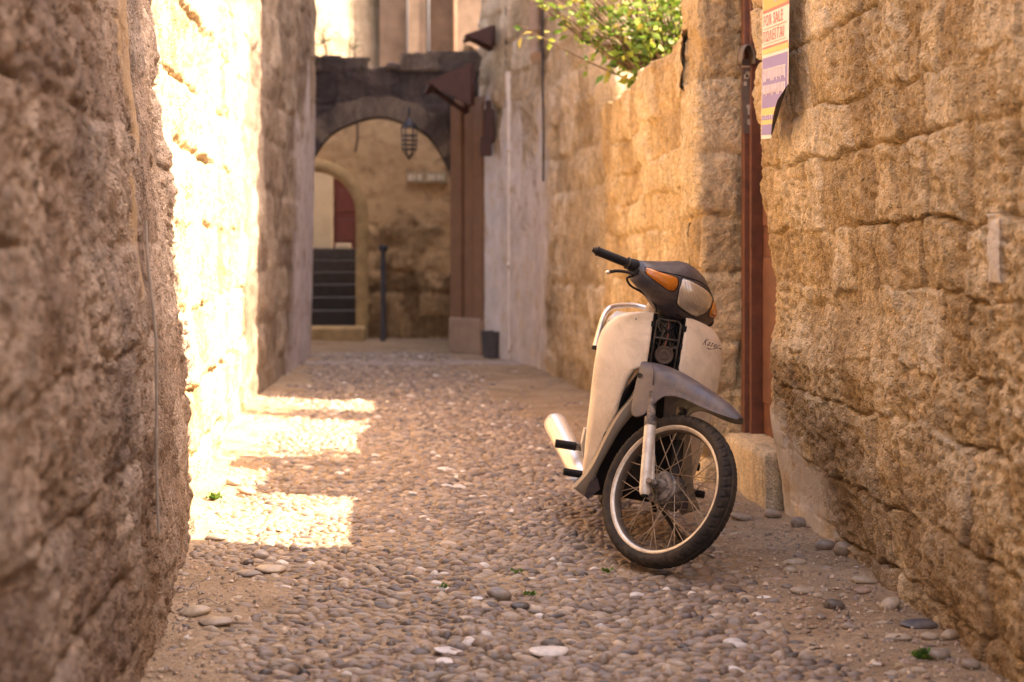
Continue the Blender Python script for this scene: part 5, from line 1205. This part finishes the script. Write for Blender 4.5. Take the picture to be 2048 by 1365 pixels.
t = MB(); t.tube([(-.72, .12, .20), (-.55, .17, .19), (-.48, .20, .19)], .007, 8); t.tube([(-.48, .18, .19), (-.48, .235, .19)], .012, 10); t.build('gear_pedal', M_DIRTYBLACK, bike, auto=30)
# stands
t = MB(); t.tube([(-.47, .07, .20), (-.455, .112, .146), (-.43, .185, .058), (-.425, .204, .035)], [.013, .012, .011, .011], 10); t.box((-.45, .190, .030), (-.395, .228, .042)); t.build('side_stand', M_DIRTYBLACK, bike, auto=40)
t = MB(); t.tube([(-.60, -.07, .20), (-.68, -.10, .10)], .010, 8); t.tube([(-.60, .07, .20), (-.66, .12, .10)], .010, 8); t.tube([(-.64, -.085, .15), (-.64, .09, .15)], .007, 8); t.build('centre_stand', M_DIRTYBLACK, bike)
# tail body, seat, rear
def tail(x): return I(x, [-1.48, -1.3, -1.0, -.8, -.66, -.60], [.05, .10, .150, .160, .14, .11])
secs = []
for x, z0, z1 in ((-.62, .42, .66), (-.72, .40, .72), (-.85, .40, .735), (-1.0, .44, .755), (-1.15, .52, .78), (-1.3, .62, .81), (-1.45, .70, .80)):
    w_ = tail(x); secs.append([(x, -w_*.7, z0), (x, -w_, z0+.05), (x, -w_, (z0+z1)/2), (x, -w_*.92, z1-.03), (x, -w_*.7, z1), (x, w_*.7, z1), (x, w_*.92, z1-.03), (x, w_, (z0+z1)/2), (x, w_, z0+.05), (x, w_*.7, z0)])
t = MB(); t.loft(secs); t.build('tail_body', M_CREAM, bike, auto=50)
secs = []
for x, z0, z1, w_ in ((-.60, .70, .735, .09), (-.66, .70, .765, .12), (-.80, .72, .785, .135), (-.95, .74, .79, .14), (-1.05, .755, .815, .14), (-1.2, .77, .84, .135), (-1.32, .79, .85, .115), (-1.38, .80, .835, .08)):
    secs.append([(x, -w_*.9, z0), (x, -w_, z0+.3*(z1-z0)), (x, -w_*.93, z1-.015), (x, -w_*.7, z1), (x, 0, z1+.004), (x, w_*.7, z1), (x, w_*.93, z1-.015), (x, w_, z0+.3*(z1-z0)), (x, w_*.9, z0)])
t = MB(); t.loft(secs); t.build('seat', M_SEAT, bike, auto=60)
t = MB(); t.tube(spline([(-1.16, -.170, .70), (-1.18, -.160, .77), (-1.20, -.149, .835), (-1.22, -.130, .872), (-1.25, -.10, .889), (-1.28, -.03, .905), (-1.28, .03, .905), (-1.25, .10, .889), (-1.22, .130, .872), (-1.20, .149, .835), (-1.18, .160, .77), (-1.16, .170, .70)], 60), .0115, 12); gr = t.build('grab_rail', M_SILVER, bike, auto=60)
for sg in (-1, 1):
    t = MB(); t.tube([(-1.160, sg*.170, .702), (-1.156, sg*.171, .688)], .0135, 12); t.build('rail_cap', M_BLACK, gr, auto=40)
t = MB(); t.loft([[(x, -w_, z0), (x, -w_, z1-.03), (x, -w_*.75, z1), (x, w_*.75, z1), (x, w_, z1-.03), (x, w_, z0)] for x, w_, z0, z1 in ((-1.10, .125, .74, .80), (-1.2, .13, .74, .855), (-1.3, .11, .75, .87), (-1.42, .07, .78, .86))]); t.build('tail_cover', M_MUFF, bike, auto=50)
t = MB(); t.lathe([(0, 0), (0, .012), (.008, .012), (.008, 0)], (-.60, -.205, .64), (0, -1, 0), 12); t.box((-.63, -.205, .615), (-.57, -.17, .665)); hk = t.build('luggage_hook', M_BLACK, bike, auto=40)
t = MB(); t.lathe([(0, 0), (0, .006), (.006, .006), (.006, 0)], (-.60, -.213, .65), (0, -1, 0), 10); t.build('hook_bolt', M_SILVER, hk, auto=40)
t = MB(); t.loft([[(c_[0], y, c_[1]) for y in (-.07, -.05, .05, .07)] for c_ in [(-1.22+.325*math.cos(a), .288+.325*math.sin(a)) for a in np.linspace(2.9, 1.2, 14)]], closed=False); t.build('rear_fender', M_GREYD, bike, solid=.004)
for sg in (-1, 1):
    t = MB(); t.tube([(-.72, sg*.09, .27), (-1.22, sg*.10, .288)], .016, 8); t.build('swing_arm', M_DIRTYBLACK, bike)
    t = MB(); t.tube([(-1.18, sg*.125, .31), (-1.08, sg*.13, .60)], .022, 10); t.build('shock_absorber', M_DIRTYBLACK, bike)
